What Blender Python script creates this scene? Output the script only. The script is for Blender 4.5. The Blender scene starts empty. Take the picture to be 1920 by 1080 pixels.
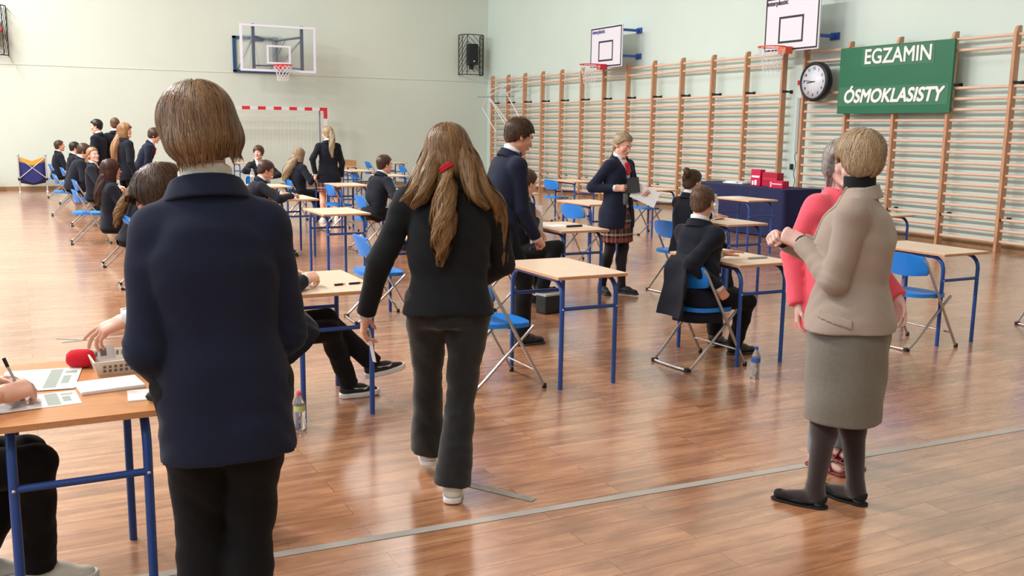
import bpy, bmesh, math, random
import numpy as np
from math import sin, cos, pi, radians, sqrt
from mathutils import Vector, Matrix
SC = bpy.context.scene
COL = SC.collection
rnd = random.Random(7)

# ------------------------------------------------------------------ materials
MATS = {}
def nd(t, kind, **kw):
    n = t.nodes.new(kind)
    for k, v in kw.items():
        if k in n.inputs: n.inputs[k].default_value = v
        else: setattr(n, k, v)
    return n
def srgb(r, g, b):
    f = lambda c: (c/255/12.92) if c/255 <= .04045 else ((c/255+.055)/1.055)**2.4
    return (f(r), f(g), f(b), 1)
def mat(name, col, rough=.5, metal=0, spec=.5, noise=None, bump=None, coat=0, sheen=0, alpha=1, trans=0):
    """noise=(scale, amount, stretch) multiplies the colour; bump=(scale, distance, stretch)"""
    if name in MATS: return MATS[name]
    m = bpy.data.materials.new(name); m.use_nodes = True
    t = m.node_tree; b = t.nodes['Principled BSDF']
    if max(col[:3]) > 1.01: col = srgb(*col[:3])
    col = tuple(col[:3])+(1,)
    b.inputs['Base Color'].default_value = col
    b.inputs['Roughness'].default_value = rough
    b.inputs['Metallic'].default_value = metal
    b.inputs['Specular IOR Level'].default_value = spec
    b.inputs['Coat Weight'].default_value = coat
    b.inputs['Sheen Weight'].default_value = sheen
    b.inputs['Sheen Roughness'].default_value = .5
    b.inputs['Alpha'].default_value = alpha
    b.inputs['Transmission Weight'].default_value = trans
    tc = None
    def coords(stretch):
        nonlocal tc
        if tc is None: tc = nd(t, 'ShaderNodeTexCoord')
        mp = nd(t, 'ShaderNodeMapping'); mp.inputs['Scale'].default_value = stretch
        t.links.new(tc.outputs['Object'], mp.inputs[0]); return mp.outputs[0]
    if noise:
        sc, amt = noise[0], noise[1]; st = noise[2] if len(noise) > 2 else (1, 1, 1)
        n = nd(t, 'ShaderNodeTexNoise', Scale=sc, Detail=5.0, Roughness=.6)
        t.links.new(coords(st), n.inputs['Vector'])
        r = nd(t, 'ShaderNodeMapRange'); r.inputs['From Min'].default_value = .3; r.inputs['From Max'].default_value = .7
        r.inputs['To Min'].default_value = 1-amt; r.inputs['To Max'].default_value = 1+amt
        t.links.new(n.outputs['Fac'], r.inputs['Value'])
        mx = nd(t, 'ShaderNodeVectorMath', operation='SCALE'); mx.inputs[0].default_value = col[:3]
        t.links.new(r.outputs[0], mx.inputs['Scale']); t.links.new(mx.outputs[0], b.inputs['Base Color'])
    if bump:
        st = bump[2] if len(bump) > 2 else (1, 1, 1)
        n = nd(t, 'ShaderNodeTexNoise', Scale=bump[0], Detail=4.0)
        t.links.new(coords(st), n.inputs['Vector'])
        bp = nd(t, 'ShaderNodeBump', Distance=bump[1], Strength=.8)
        t.links.new(n.outputs['Fac'], bp.inputs['Height']); t.links.new(bp.outputs[0], b.inputs['Normal'])
    MATS[name] = m
    return m
M = {}
M['rail'] = mat('blue_steel', (32, 74, 148), .38, 0, .5, bump=(60, .0004))
M['rail2'] = mat('dark_blue_steel', (28, 48, 104), .4)
M['wood_top'] = mat('birch_laminate', (226, 202, 178), .35, 0, .5, noise=(5, .10, (1, 14, 1)), bump=(30, .0002))
M['wood_edge'] = mat('beech_edge', (205, 150, 105), .5, noise=(9, .18, (4, 4, 30)))
M['beech_top'] = mat('beech_laminate', (206, 142, 90), .3, 0, .5, noise=(4, .12, (2, 16, 1)))
M['blue_plastic'] = mat('blue_plastic', (22, 128, 222), .38, 0, .5, bump=(90, .0003))
M['chrome'] = mat('steel_tube', (176, 172, 172), .28, .9)
M['rubber'] = mat('black_rubber', (28, 28, 30), .6)
M['black'] = mat('black_metal', (20, 21, 26), .45)
M['white'] = mat('white_paint', (235, 235, 235), .4)
M['bar_wood'] = mat('beech_bars', (196, 146, 112), .45, 0, .5, noise=(6, .18, (3, 3, .6)))
M['rung_wood'] = mat('beech_rungs', (224, 190, 168), .35, noise=(5, .14, (3, .5, 3)))
M['screw'] = mat('zinc_bolt', (200, 200, 205), .3, .8)

# ------------------------------------------------------------------ mesh building
class MB:
    def __init__(s): s.v = []; s.f = []; s.m = []; s.s = []
    def add(s, vs, fs, mi=0, smooth=True):
        o = len(s.v); s.v += [tuple(map(float, p)) for p in vs]
        for f in fs: s.f.append([i+o for i in f]); s.m.append(mi); s.s.append(smooth)
        return s
    def box(s, lo, hi, mi=0, bev=0, rot=None, at=None):
        bm = bmesh.new(); bmesh.ops.create_cube(bm, size=1)
        for v in bm.verts: v.co = Vector([(lo[i]+hi[i])/2+v.co[i]*(hi[i]-lo[i]) for i in range(3)])
        if bev: bmesh.ops.bevel(bm, geom=list(bm.edges), offset=bev, segments=2, profile=.6, affect='EDGES')
        vs = [v.co.copy() for v in bm.verts]
        if rot is not None: vs = [rot @ v for v in vs]
        if at is not None: vs = [v+Vector(at) for v in vs]
        s.add(vs, [[v.index for v in f.verts] for f in bm.faces], mi, False); bm.free(); return s
    def tube(s, pts, r, n=10, mi=0, closed=False, rx=None, cap=True):
        P = [Vector(p) for p in pts]; N = len(P); R = r if hasattr(r, '__len__') else [r]*N
        T = []
        for i in range(N):
            a = P[(i-1) % N] if (i > 0 or closed) else P[i]; b = P[(i+1) % N] if (i < N-1 or closed) else P[i]
            T.append((b-a).normalized() if (b-a).length > 1e-9 else Vector((0, 0, 1)))
        u = T[0].orthogonal().normalized()
        if abs(T[0].z) < .9: u = T[0].cross(Vector((0, 0, 1))).normalized()
        vs = []
        for i in range(N):
            u = (u-T[i]*u.dot(T[i])).normalized(); w = T[i].cross(u)
            for k in range(n):
                a = 2*pi*(k+.5)/n; q = rx if rx else 1
                vs.append(P[i]+u*cos(a)*R[i]*q+w*sin(a)*R[i])
        fs = []
        for i in range(N if closed else N-1):
            j = (i+1) % N
            for k in range(n): fs.append([i*n+k, i*n+(k+1) % n, j*n+(k+1) % n, j*n+k])
        s.add(vs, fs, mi, n > 5)
        if cap and not closed:
            s.add(vs[:n], [list(range(n))[::-1]], mi, False); s.add(vs[-n:], [list(range(n))], mi, False)
        return s
    def lathe(s, prof, n=20, c=(0, 0, 0), mi=0, axis='z', cap0=True):
        vs = []; fs = []
        for r, z in prof:
            for k in range(n):
                a = 2*pi*k/n; x, y = r*cos(a), r*sin(a)
                p = (x, y, z) if axis == 'z' else ((z, x, y) if axis == 'x' else (y, z, x))
                vs.append((p[0]+c[0], p[1]+c[1], p[2]+c[2]))
        for i in range(len(prof)-1):
            for k in range(n): fs.append([i*n+k, i*n+(k+1) % n, (i+1)*n+(k+1) % n, (i+1)*n+k])
        s.add(vs, fs, mi, True)
        if cap0 and prof[0][0] > 1e-5: s.add(vs[:n], [list(range(n))[::-1]], mi, False)
        if prof[-1][0] > 1e-5: s.add(vs[-n:], [list(range(n))], mi, False)
        return s
    def grid(s, fn, nu, nv, mi=0, smooth=True):
        vs = [fn(i/nu, j/nv) for i in range(nu+1) for j in range(nv+1)]
        fs = [[i*(nv+1)+j, (i+1)*(nv+1)+j, (i+1)*(nv+1)+j+1, i*(nv+1)+j+1] for i in range(nu) for j in range(nv)]
        return s.add(vs, fs, mi, smooth)
    def mesh(s, name, mats):
        me = bpy.data.meshes.new(name); me.from_pydata(s.v, [], s.f)
        for m in (mats if isinstance(mats, (list, tuple)) else [mats]): me.materials.append(M[m] if isinstance(m, str) else m)
        me.polygons.foreach_set('material_index', s.m); me.polygons.foreach_set('use_smooth', s.s); me.update()
        return me
def ob(name, data, parent=None, loc=(0, 0, 0), rot=(0, 0, 0)):
    o = bpy.data.objects.new(name, data); COL.objects.link(o); o.location = loc; o.rotation_euler = rot
    if parent is not None: o.parent = parent
    return o
def tag(o, label, cat, group=None, kind=None):
    if label: o['label'] = label
    if cat: o['category'] = cat
    if group: o['group'] = group
    if kind: o['kind'] = kind
    return o
def empty(name, loc=(0, 0, 0), rz=0, label=None, cat=None, group=None):
    o = ob(name, None, None, loc, (0, 0, rz)); o.empty_display_size = .1
    return tag(o, label, cat, group)
KIDS = {}
def part(name, mb, mats, parent, loc=(0, 0, 0), rot=(0, 0, 0), label=None):
    me = mb.mesh(name, mats) if isinstance(mb, MB) else mb
    o = ob(name, me, parent, loc, rot)
    if label: o['label'] = label
    KIDS.setdefault(parent.name, []).append(o)
    return o
def copy_tree(src, loc=None, rz=None, label=None, group=None, parent=None):
    o = src.copy(); COL.objects.link(o)
    if parent is not None: o.parent = parent
    if loc is not None: o.location = loc
    if rz is not None: o.rotation_euler = (0, 0, rz)
    if label: o['label'] = label
    if group: o['group'] = group
    for k in KIDS.get(src.name, []):
        c = copy_tree(k, parent=o); KIDS.setdefault(o.name, []).append(c)
    return o
def struct(name, mb, mats):
    o = ob(name, mb.mesh(name, mats)); o['kind'] = 'structure'; return o
def single(name, mb, mats, label, cat, loc=(0, 0, 0), rz=0, group=None):
    o = ob(name, mb.mesh(name, mats), None, loc, (0, 0, rz)); return tag(o, label, cat, group)
def arc(c, r, a0, a1, n, ax):
    """points on an arc; ax = (u, v) axis vectors"""
    return [Vector(c)+Vector(ax[0])*r*cos(a0+(a1-a0)*i/n)+Vector(ax[1])*r*sin(a0+(a1-a0)*i/n) for i in range(n+1)]

# ------------------------------------------------------------------ camera
F, PITCH, ROLL, YAW, CH = 1788.26, .1651, .0139, .4759, 1.5927
fw = Vector((sin(YAW)*cos(PITCH), cos(YAW)*cos(PITCH), -sin(PITCH))); ri = Vector((cos(YAW), -sin(YAW), 0)); up = ri.cross(fw)
r2 = ri*cos(ROLL)+up*sin(ROLL); u2 = -ri*sin(ROLL)+up*cos(ROLL)
cd = bpy.data.cameras.new('camera'); cam = bpy.data.objects.new('camera', cd); COL.objects.link(cam)
cd.sensor_width = 36; cd.lens = F/1920*36; cd.clip_start = .05; cd.clip_end = 200
mw = Matrix((r2, u2, -fw)).transposed().to_4x4(); mw.translation = (0, 0, CH); cam.matrix_world = mw
SC.camera = cam
SC.view_settings.view_transform = 'Standard'; SC.view_settings.look = 'None'; SC.view_settings.gamma = 1
SC.view_settings.exposure = .02
SC.cycles.use_denoising = True
SC.cycles.max_bounces = 6; SC.cycles.diffuse_bounces = 3; SC.cycles.glossy_bounces = 3; SC.cycles.transmission_bounces = 5
SC.cycles.transparent_max_bounces = 12
SC.cycles.caustics_reflective = False; SC.cycles.caustics_refractive = False
SC.cycles.sample_clamp_indirect = 6
# ------------------------------------------------------------------ the room
XR, YF, XC, XL, YN, ZC = 12.06, 25.51, 12.26, -9.5, -5.0, 7.6
def wall_mat(name, col, amt=.03):
    return mat(name, col, .75, 0, .3, noise=(.5, amt), bump=(120, .0006))
def floor_material():
    m = bpy.data.materials.new('sports_hall_parquet'); m.use_nodes = True; t = m.node_tree; b = t.nodes['Principled BSDF']
    tc = nd(t, 'ShaderNodeTexCoord')
    br = nd(t, 'ShaderNodeTexBrick', Scale=1.0); L = t.links.new
    br.inputs['Color1'].default_value = (0, 0, 0, 1); br.inputs['Color2'].default_value = (1, 1, 1, 1)
    br.inputs['Mortar'].default_value = (.5, .5, .5, 1)
    br.inputs['Mortar Size'].default_value = .0014; br.inputs['Mortar Smooth'].default_value = .2
    br.inputs['Brick Width'].default_value = 1.15; br.inputs['Row Height'].default_value = .135
    br.offset = .37; br.offset_frequency = 2
    L(tc.outputs['Object'], br.inputs['Vector'])
    # shift the grain of each board by its own random number
    mp = nd(t, 'ShaderNodeMapping'); mp.inputs['Scale'].default_value = (1.1, 13, 1)
    vm = nd(t, 'ShaderNodeVectorMath', operation='MULTIPLY'); vm.inputs[1].default_value = (7.0, 0, 0)
    L(br.outputs['Color'], vm.inputs[0])
    va = nd(t, 'ShaderNodeVectorMath', operation='ADD'); L(tc.outputs['Object'], va.inputs[0]); L(vm.outputs[0], va.inputs[1])
    L(va.outputs[0], mp.inputs[0])
    n1 = nd(t, 'ShaderNodeTexNoise', Scale=1.6, Detail=8.0, Roughness=.62, Distortion=.6); L(mp.outputs[0], n1.inputs['Vector'])
    mp2 = nd(t, 'ShaderNodeMapping'); mp2.inputs['Scale'].default_value = (3, 9, 1); L(va.outputs[0], mp2.inputs[0])
    n2 = nd(t, 'ShaderNodeTexNoise', Scale=1.1, Detail=4.0, Roughness=.55, Distortion=.8); L(mp2.outputs[0], n2.inputs['Vector'])
    n3 = nd(t, 'ShaderNodeTexNoise', Scale=.55, Detail=2.0); L(tc.outputs['Object'], n3.inputs['Vector'])
    cr = nd(t, 'ShaderNodeValToRGB'); e = cr.color_ramp.elements
    e[0].position = .25; e[0].color = srgb(126, 86, 60); e[1].position = .80; e[1].color = srgb(226, 188, 150)
    for p, c in ((.42, (163, 111, 78)), (.52, (184, 130, 94)), (.64, (204, 153, 114))):
        q = e.new(p); q.color = srgb(*c)
    a = nd(t, 'ShaderNodeMath', operation='MULTIPLY'); a.inputs[1].default_value = .62; L(n1.outputs['Fac'], a.inputs[0])
    a2 = nd(t, 'ShaderNodeMath', operation='MULTIPLY_ADD'); a2.inputs[1].default_value = .38; L(n2.outputs['Fac'], a2.inputs[0]); L(a.outputs[0], a2.inputs[2])
    a3 = nd(t, 'ShaderNodeMath', operation='MULTIPLY_ADD'); a3.inputs[1].default_value = .09; L(br.outputs['Color'], a3.inputs[0]); L(a2.outputs[0], a3.inputs[2])
    a4 = nd(t, 'ShaderNodeMath', operation='MULTIPLY_ADD'); a4.inputs[1].default_value = .14; L(n3.outputs['Fac'], a4.inputs[0]); L(a3.outputs[0], a4.inputs[2])
    a5 = nd(t, 'ShaderNodeMath', operation='SUBTRACT'); a5.inputs[1].default_value = .115; L(a4.outputs[0], a5.inputs[0])
    L(a5.outputs[0], cr.inputs['Fac'])
    mx = nd(t, 'ShaderNodeMix', data_type='RGBA'); L(br.outputs['Fac'], mx.inputs['Factor']); L(cr.outputs['Color'], mx.inputs['A'])
    mx.inputs['B'].default_value = srgb(104, 60, 36)
    L(mx.outputs['Result'], b.inputs['Base Color'])
    rr = nd(t, 'ShaderNodeMapRange'); rr.inputs['To Min'].default_value = .20; rr.inputs['To Max'].default_value = .33; L(n2.outputs['Fac'], rr.inputs['Value'])
    L(rr.outputs[0], b.inputs['Roughness'])
    b.inputs['Specular IOR Level'].default_value = .9; b.inputs['Coat Weight'].default_value = .8; b.inputs['Coat IOR'].default_value = 1.6; b.inputs['Coat Roughness'].default_value = .17
    bp = nd(t, 'ShaderNodeBump', Distance=.0006, Strength=.6); bp.invert = True; L(br.outputs['Fac'], bp.inputs['Height'])
    n4 = nd(t, 'ShaderNodeTexNoise', Scale=5.0, Detail=2.0); L(tc.outputs['Object'], n4.inputs['Vector'])
    bp2 = nd(t, 'ShaderNodeBump', Distance=.0035, Strength=.5); L(n4.outputs['Fac'], bp2.inputs['Height']); L(bp.outputs[0], bp2.inputs['Normal'])
    L(bp2.outputs[0], b.inputs['Normal'])
    return m
M['floor'] = floor_material()
M['wall_g'] = wall_mat('mint_wall_paint', (208, 226, 220))
M['wall_b'] = wall_mat('pale_wall_paint', (208, 219, 210))
M['ceil'] = mat('ceiling_paint', (232, 232, 226), .8)
M['base'] = mat('skirting_wood', (150, 118, 84), .5, noise=(4, .15, (.4, 8, 8)))
T = .25
struct('floor', MB().box((XL-T, YN-T, -.1), (XC+T, YF+T, 0)), 'floor')
struct('ceiling', MB().box((XL-T, YN-T, ZC), (XC+T, YF+T, ZC+.2)), 'ceil')
struct('wall_right', MB().box((XC, YN-T, 0), (XC+T, YF+T, ZC)), 'wall_g')
struct('wall_back', MB().box((XL-T, YF, 0), (XC, YF+T, ZC)), 'wall_b')
struct('wall_front', MB().box((XL-T, YN-T, 0), (XC, YN, ZC)), 'wall_b')
# the left wall has a band of high windows
WIN = [(-2.5, 1.3), (3.0, 6.8), (8.5, 12.3), (14.0, 17.8), (19.5, 23.3)]
lw = MB().box((XL-T, YN, 0), (XL, YF, 2.9)).box((XL-T, YN, 6.6), (XL, YF, ZC))
ys = [YN]+[y for w in WIN for y in w]+[YF]
for i in range(0, len(ys), 2): lw.box((XL-T, ys[i], 2.9), (XL, ys[i+1], 6.6))
struct('wall_left', lw, 'wall_b')
M['glass'] = mat('window_glass', (.9, .95, 1), .02, 0, .5, trans=1)
for i, (a, b_) in enumerate(WIN):
    f = MB()
    for y in (a, (a+b_)/2-.04, b_-.08): f.box((XL-.16, y, 2.9), (XL-.06, y+.08, 6.6))
    for z in (2.9, 4.7, 6.52): f.box((XL-.16, a, z), (XL-.06, b_, z+.08))
    struct('window_%d' % (i+1), f, 'white')
struct('baseboard_back', MB().box((XL, YF-.02, 0), (XC, YF, .09)), 'base')
struct('baseboard_right', MB().box((XC-.02, YN, 0), (XC, YF, .09)), 'base')
# faint ledge where the wall paint changes height on the far wall
struct('trim_1', MB().box((XL, YF-.012, 2.915), (XC, YF, 2.93)), 'wall_b')

# court lines (grey tape)
M['tape'] = mat('grey_tape', (176, 172, 166), .45, noise=(6, .06))
M['tape2'] = mat('worn_tape', (150, 146, 138), .5, noise=(14, .25))
def strip(p, q, w, z=.0015):
    p, q = Vector(p), Vector(q); d = (q-p).normalized(); n = Vector((-d.y, d.x))*w/2
    return MB().add([(p.x-n.x, p.y-n.y, z), (q.x-n.x, q.y-n.y, z), (q.x+n.x, q.y+n.y, z), (p.x+n.x, p.y+n.y, z)], [[0, 1, 2, 3]], 0, False)
tag(struct('trim_2', strip((-1.5, 3.50), (8, 3.07), .048), 'tape'), None, None)
tag(struct('trim_3', strip((1.70, 3.78), (1.905, 3.455), .05, .002), 'tape2'), None, None)
tag(struct('trim_4', strip((.17, 7.75), (.36, 7.62), .03, .002), 'tape2'), None, None)
tag(struct('trim_5', strip((.20, 7.60), (.62, 7.64), .03, .002), 'tape2'), None, None)

# ------------------------------------------------------------------ wall bars
TOPZ = 3.06; SP = .973
Y0, Y1 = 24.76, 11.58
def post_mb():
    m = MB(); w, d = .022, .055
    prof = [(-d, 0), (d, 0), (d, TOPZ-.10), (d, TOPZ-.0), (0, TOPZ), (-d*.6, TOPZ-.02), (-d, TOPZ-.09)]
    n = len(prof)
    m.add([(x, -w, z) for x, z in prof]+[(x, w, z) for x, z in prof],
          [list(range(n))[::-1], list(range(n, 2*n))]+[[i, (i+1) % n, (i+1) % n+n, i+n] for i in range(n)], 0, False)
    return m
RZ = [2.945, 2.79]+[2.26-.1515*i for i in range(15)]
posth = post_mb().mesh('post', 'bar_wood')
rungm = MB().tube([(0, .02, 0), (0, SP-.02, 0)], .022, 10, rx=.75).mesh('rung', 'rung_wood')
brm = MB().box((.05, -.02, -.016), (.195, .02, .016)).box((.19, -.035, -.03), (.20, .035, .03)).box((-.03, -.030, -.02), (.08, -.022, .02)).mesh('bracket', 'black')
GAPN = 0
def bars_unit(y_far, nb, last, label, short_first=False):
    """a ladder of nb bays running from y_far towards the camera"""
    e = empty('wall_bars', (XR, y_far, 0), 0, label, 'wall bars', 'wall bars')
    for k in range(nb+(1 if last else 0)):
        part('post', posth, None, e, (0, -k*SP, 0))
        part('bracket', brm, None, e, (0, -k*SP, 2.31), label='dark steel wall bracket')
        part('bracket', brm, None, e, (0, -k*SP, .44), label='dark steel wall bracket')
    for k in range(nb):
        for z in RZ: part('rung', rungm, None, e, (0, -(k+1)*SP, z))
    return e
ORD = ['in the hall corner, farthest along the right wall', 'second from the hall corner, by the white folded frame', 'third from the hall corner, left of the farther white backboard',
       'behind and below the farther white backboard', 'right of the farther white backboard, fifth from the corner', 'under the nearer white backboard, before the cable gap']
for i in range(6): bars_unit(Y0-i*2*SP, 2, i == 5, 'beech wall bars '+ORD[i])
bars_unit(Y1+SP, 2, False, 'beech wall bars behind the round clock and left half of the green board')
bars_unit(Y1-SP, 2, False, 'beech wall bars behind the right half of the green board')
bars_unit(Y1-3*SP, 2, True, 'beech wall bars at the right edge of the picture, nearest the camera')

# cable and socket in the gap
M['cable'] = mat('grey_conduit', (176, 178, 178), .5)
e = empty('wall_socket', (XC, 12.86, 0), 0, 'grey conduit with black cable and small red box in the gap between wall bars', 'socket')
part('conduit', MB().box((-.04, -.03, 1.25), (0, .03, 2.2), bev=.006), 'cable', e)
part('cord', MB().tube([(-.03, .02*sin(i*1.3), 1.25-i*.06) for i in range(16)], .006, 6), 'black', e)
M['redbox'] = mat('red_plastic', (190, 40, 40), .4)
part('call_point', MB().box((-.05, -.04, 2.42), (0, .04, 2.50), bev=.005), 'redbox', e, label='small red box')
part('plug', MB().box((-.06, .06, .95), (-.01, .10, 1.05), bev=.005), 'black', e)

# ------------------------------------------------------------------ text helper
M['white_ink'] = mat('white_lettering', (240, 240, 240), .5)
M['black_ink'] = mat('black_lettering', (30, 30, 34), .5)
M['blue_ink'] = mat('blue_lettering', (90, 100, 160), .5)
def text(s, size, mt, parent, loc, rot, shear=0, bold=0, sx=1, align='CENTER', name='lettering'):
    c = bpy.data.curves.new(name, 'FONT'); c.body = s; c.size = size; c.align_x = align; c.align_y = 'CENTER'
    c.extrude = .002; c.shear = shear; c.materials.append(M[mt])
    o = bpy.data.objects.new(name, c); COL.objects.link(o); bpy.context.view_layer.update()
    me = bpy.data.meshes.new_from_object(o.evaluated_get(bpy.context.evaluated_depsgraph_get()))
    bpy.data.objects.remove(o)
    for v in me.vertices: v.co.x *= sx
    if bold:      # heavier strokes: the same letters laid over each other a few millimetres apart
        bm = bmesh.new()
        for i, (dx, dy) in enumerate(((0, 0), (-bold, 0), (bold, 0), (0, -bold), (0, bold), (bold*.7, bold*.7), (-bold*.7, -bold*.7), (bold*.7, -bold*.7), (-bold*.7, bold*.7))):
            q = me.copy(); q.transform(Matrix.Translation((dx, dy, .0003*i))); bm.from_mesh(q); bpy.data.meshes.remove(q)
        bm.to_mesh(me); bm.free()
    return part(name, me, None, parent, loc, rot)
RW = (pi/2, 0, -pi/2)   # reads correctly on something that faces -X

# ------------------------------------------------------------------ the green board
M['green'] = mat('green_board_face', (14, 104, 72), .45, noise=(1.2, .05))
M['green2'] = mat('green_paper', (52, 116, 88), .5)
e = empty('sign_board', (XR-.09, 10.62, 2.43), 0, 'green EGZAMIN ÓSMOKLASISTY board hung on the wall bars', 'sign')
part('board', MB().box((-.015, -1.07, -.52), (.03, 1.07, .52), bev=.004), 'green', e)
part('strip', MB().box((-.018, -.74, .20), (-.0155, .62, .50)), 'green2', e, label='paler green paper strip')
part('strip', MB().box((-.018, -1.03, -.40), (-.0155, 1.05, -.10)), 'green2', e, label='paler green paper strip')
text('EGZAMIN', .315, 'white_ink', e, (-.022, -.07, .345), RW, bold=.006, sx=.93)
text('ÓSMOKLASISTY', .285, 'white_ink', e, (-.022, .01, -.255), RW, shear=.22, bold=.010, sx=.93)

# ------------------------------------------------------------------ the clock
M['dial'] = mat('clock_dial', (222, 228, 240), .3)
e = empty('wall_clock', (XR-.14, 12.15, 2.44), 0, 'large round wall clock with a thick black rim on the wall bars', 'clock')
part('case', MB().lathe([(.27, -.066), (.275, -.085), (.30, -.085), (.325, -.06), (.325, .03), (.30, .06)], 48, axis='x', cap0=False), 'black', e)
part('dial', MB().lathe([(.0, -.060), (.272, -.060), (.272, -.068), (0, -.068)], 48, axis='x'), 'dial', e)
for h in range(12):
    a = 2*pi*h/12
    text(str(h or 12), .062, 'black_ink', e, (-.072, -sin(a)*.215, cos(a)*.215), RW, name='numeral')
def hand(L, w, a):
    m = MB().box((-.0015, -w/2, -.03), (.0015, w/2, L)); return m, (a, 0, 0)
for L, w, hr in ((.15, .014, 8.75/12), (.22, .010, 46/60)):
    m, _ = hand(L, w, 0); part('clock_hand', m, 'black', e, (-.075 if L < .2 else -.079, 0, 0), (2*pi*hr, 0, 0))

# ------------------------------------------------------------------ basketball boards on the right wall
M['board'] = mat('white_backboard', (226, 226, 240), .35)
M['hoop_o'] = mat('orange_steel', (236, 96, 52), .4)
M['hoop_r'] = mat('red_steel', (214, 48, 62), .4)
M['net'] = mat('white_cord', (226, 226, 230), .7)
M['blue_b'] = mat('blue_bracket', (44, 84, 170), .4)
def net_mb(R, h, n=12, rows=6, r=.0035):
    m = MB()
    rad = lambda t: R*(1-.42*t**.8+.06*sin(t*7))
    for k in range(n):
        for sgn in (1, -1):
            m.tube([(rad(j/rows)*cos(2*pi*(k+sgn*j*.5)/n), rad(j/rows)*sin(2*pi*(k+sgn*j*.5)/n), -h*j/rows) for j in range(rows+1)], r, 4, cap=False)
    return m
def rect_frame(m, x0, x1, y0, y1, z0, z1, w, mi=0):
    m.box((x0, y0, z0), (x1, y1, z0+w), mi).box((x0, y0, z1-w), (x1, y1, z1), mi)
    m.box((x0, y0, z0+w), (x1, y0+w, z1-w), mi).box((x0, y1-w, z0+w), (x1, y1, z1-w), mi)
def hoop(e, hm, x, z, R=.225, n_=14):
    part('rim', MB().tube([(x+R*cos(2*pi*i/28), R*sin(2*pi*i/28), z) for i in range(28)], .011, 8, closed=True)
         .box((x+R-.01, -.09, z-.10), (x+R+.15, .09, z+.02), bev=.01), hm, e)
    part('net', net_mb(R-.005, .40), 'net', e, (x, 0, z-.01))
def backboard(y, z0, z1, hw, hm, label, word, wm, wl):
    e = empty('basketball_backboard', (11.66, y, 0), 0, label, 'basketball hoop', 'small white backboards on the right wall')
    part('board', MB().box((0, -hw, z0), (.03, hw, z1), bev=.006), 'board', e)
    m = MB(); rect_frame(m, -.004, .0, -hw+.02, hw-.02, z0+.02, z1-.02, .028)
    zc = z0+.10; rect_frame(m, -.004, 0, -.29, .29, zc+.04, zc+.48, .035)
    part('marking', m, 'black_ink', e, label='black painted border and target square')
    text(word, .115, wm, e, (-.006, wl, z1-.105), RW, align='LEFT', name='lettering', bold=.0015)
    hoop(e, hm, -.39, z0+.05)
    for zz in (z0+.24, z1-(.02 if hm == 'hoop_o' else .10)):
        part('bracket', MB().box((.03, -.45, zz-.025), (XC-11.665-.02, -.39, zz+.025)).box((XC-11.665-.02, -.52, zz-.06), (XC-11.665, -.32, zz+.06)), 'blue_b', e, label='blue steel bracket')
        part('bracket', MB().box((.03, .39, zz-.02), (XC-11.665, .45, zz+.02)), 'blue_b', e, label='blue steel bracket')
    return e
backboard(12.55, 2.95, 3.87, .645, 'hoop_o', 'white backboard with orange hoop and interplastic lettering, nearest hoop', 'interplastic', 'black_ink', .60)
backboard(18.28, 2.96, 3.85, .64, 'hoop_r', 'white backboard with red hoop farther along the right wall', 'interplastic', 'blue_ink', .55)

# ------------------------------------------------------------------ glass backboard on the far wall
M['bglass'] = mat('acrylic', (.92, .95, 1), .03, 0, .5, trans=1, alpha=.35)
M['wframe'] = mat('white_frame', (225, 226, 244), .4)
M['gsteel'] = mat('grey_steel', (116, 128, 152), .4, .2)
M['dblue'] = mat('navy_steel', (38, 78, 122), .4)
e = empty('basketball_backboard', (5.89, 24.2, 0), 0, 'big see-through backboard on a folding steel frame, on the far wall', 'basketball hoop')
gm = MB().box((-.9, 0, 2.94), (.9, .012, 4.0))
part('pane', gm, 'bglass', e)
m = MB()
def rectY(m, x0, x1, z0, z1, y0, y1, w):
    m.box((x0, y0, z0), (x1, y1, z0+w)).box((x0, y0, z1-w), (x1, y1, z1)).box((x0, y0, z0+w), (x0+w, y1, z1-w)).box((x1-w, y0, z0+w), (x1, y1, z1-w))
rectY(m, -.93, .93, 2.91, 4.03, -.01, .04, .055)
rectY(m, -.295, .295, 3.10, 3.55, -.014, -.002, .045)
part('frame', m, 'wframe', e)
m = MB()
for x in (-.6, .6): m.box((x-.035, .04, 2.97), (x+.035, .11, 4.05))
m.box((.03, .7, 3.1), (.12, .78, 3.8))
m.tube([(-.6, .08, 3.75), (.08, .74, 3.72)], .03, 8).tube([(.6, .08, 3.78), (.08, .74, 3.72)], .03, 8).tube([(-.6, .08, 3.05), (.1, .76, 3.1)], .02, 8).tube([(.6, .08, 3.0), (.1, .76, 3.1)], .02, 8)
m.tube([(-.6, .08, 3.72), (-.75, 1.28, 3.0)], .015, 6).tube([(.6, .08, 3.72), (.2, 1.28, 3.0)], .015, 6).tube([(-.55, .3, 3.7), (-.3, 1.28, 3.05)], .015, 6).tube([(.3, .5, 3.75), (.1, 1.25, 3.05)], .015, 6)
m.box((-.55, .5, 3.66), (-.25, .62, 3.78))
part('arm', m, 'gsteel', e, label='grey steel folding arms')
m = MB(); m.box((-.86, 1.25, 2.95), (-.78, 1.31, 3.84)).box((-.86, 1.25, 2.93), (.55, 1.31, 2.99)).box((-.86, 1.25, 3.78), (.3, 1.31, 3.84)).box((.2, 1.25, 2.95), (.28, 1.31, 3.84))
part('wall_frame', m, 'dblue', e, label='dark blue wall frame')
part('rim', MB().tube([(.225*cos(2*pi*i/28), -.38+.225*sin(2*pi*i/28), 3.06) for i in range(28)], .014, 8, closed=True).box((-.1, -.17, 2.98), (.1, 0, 3.08)), 'hoop_r', e)
part('net', net_mb(.22, .38, r=.005), 'net', e, (0, -.38, 3.05))

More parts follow.
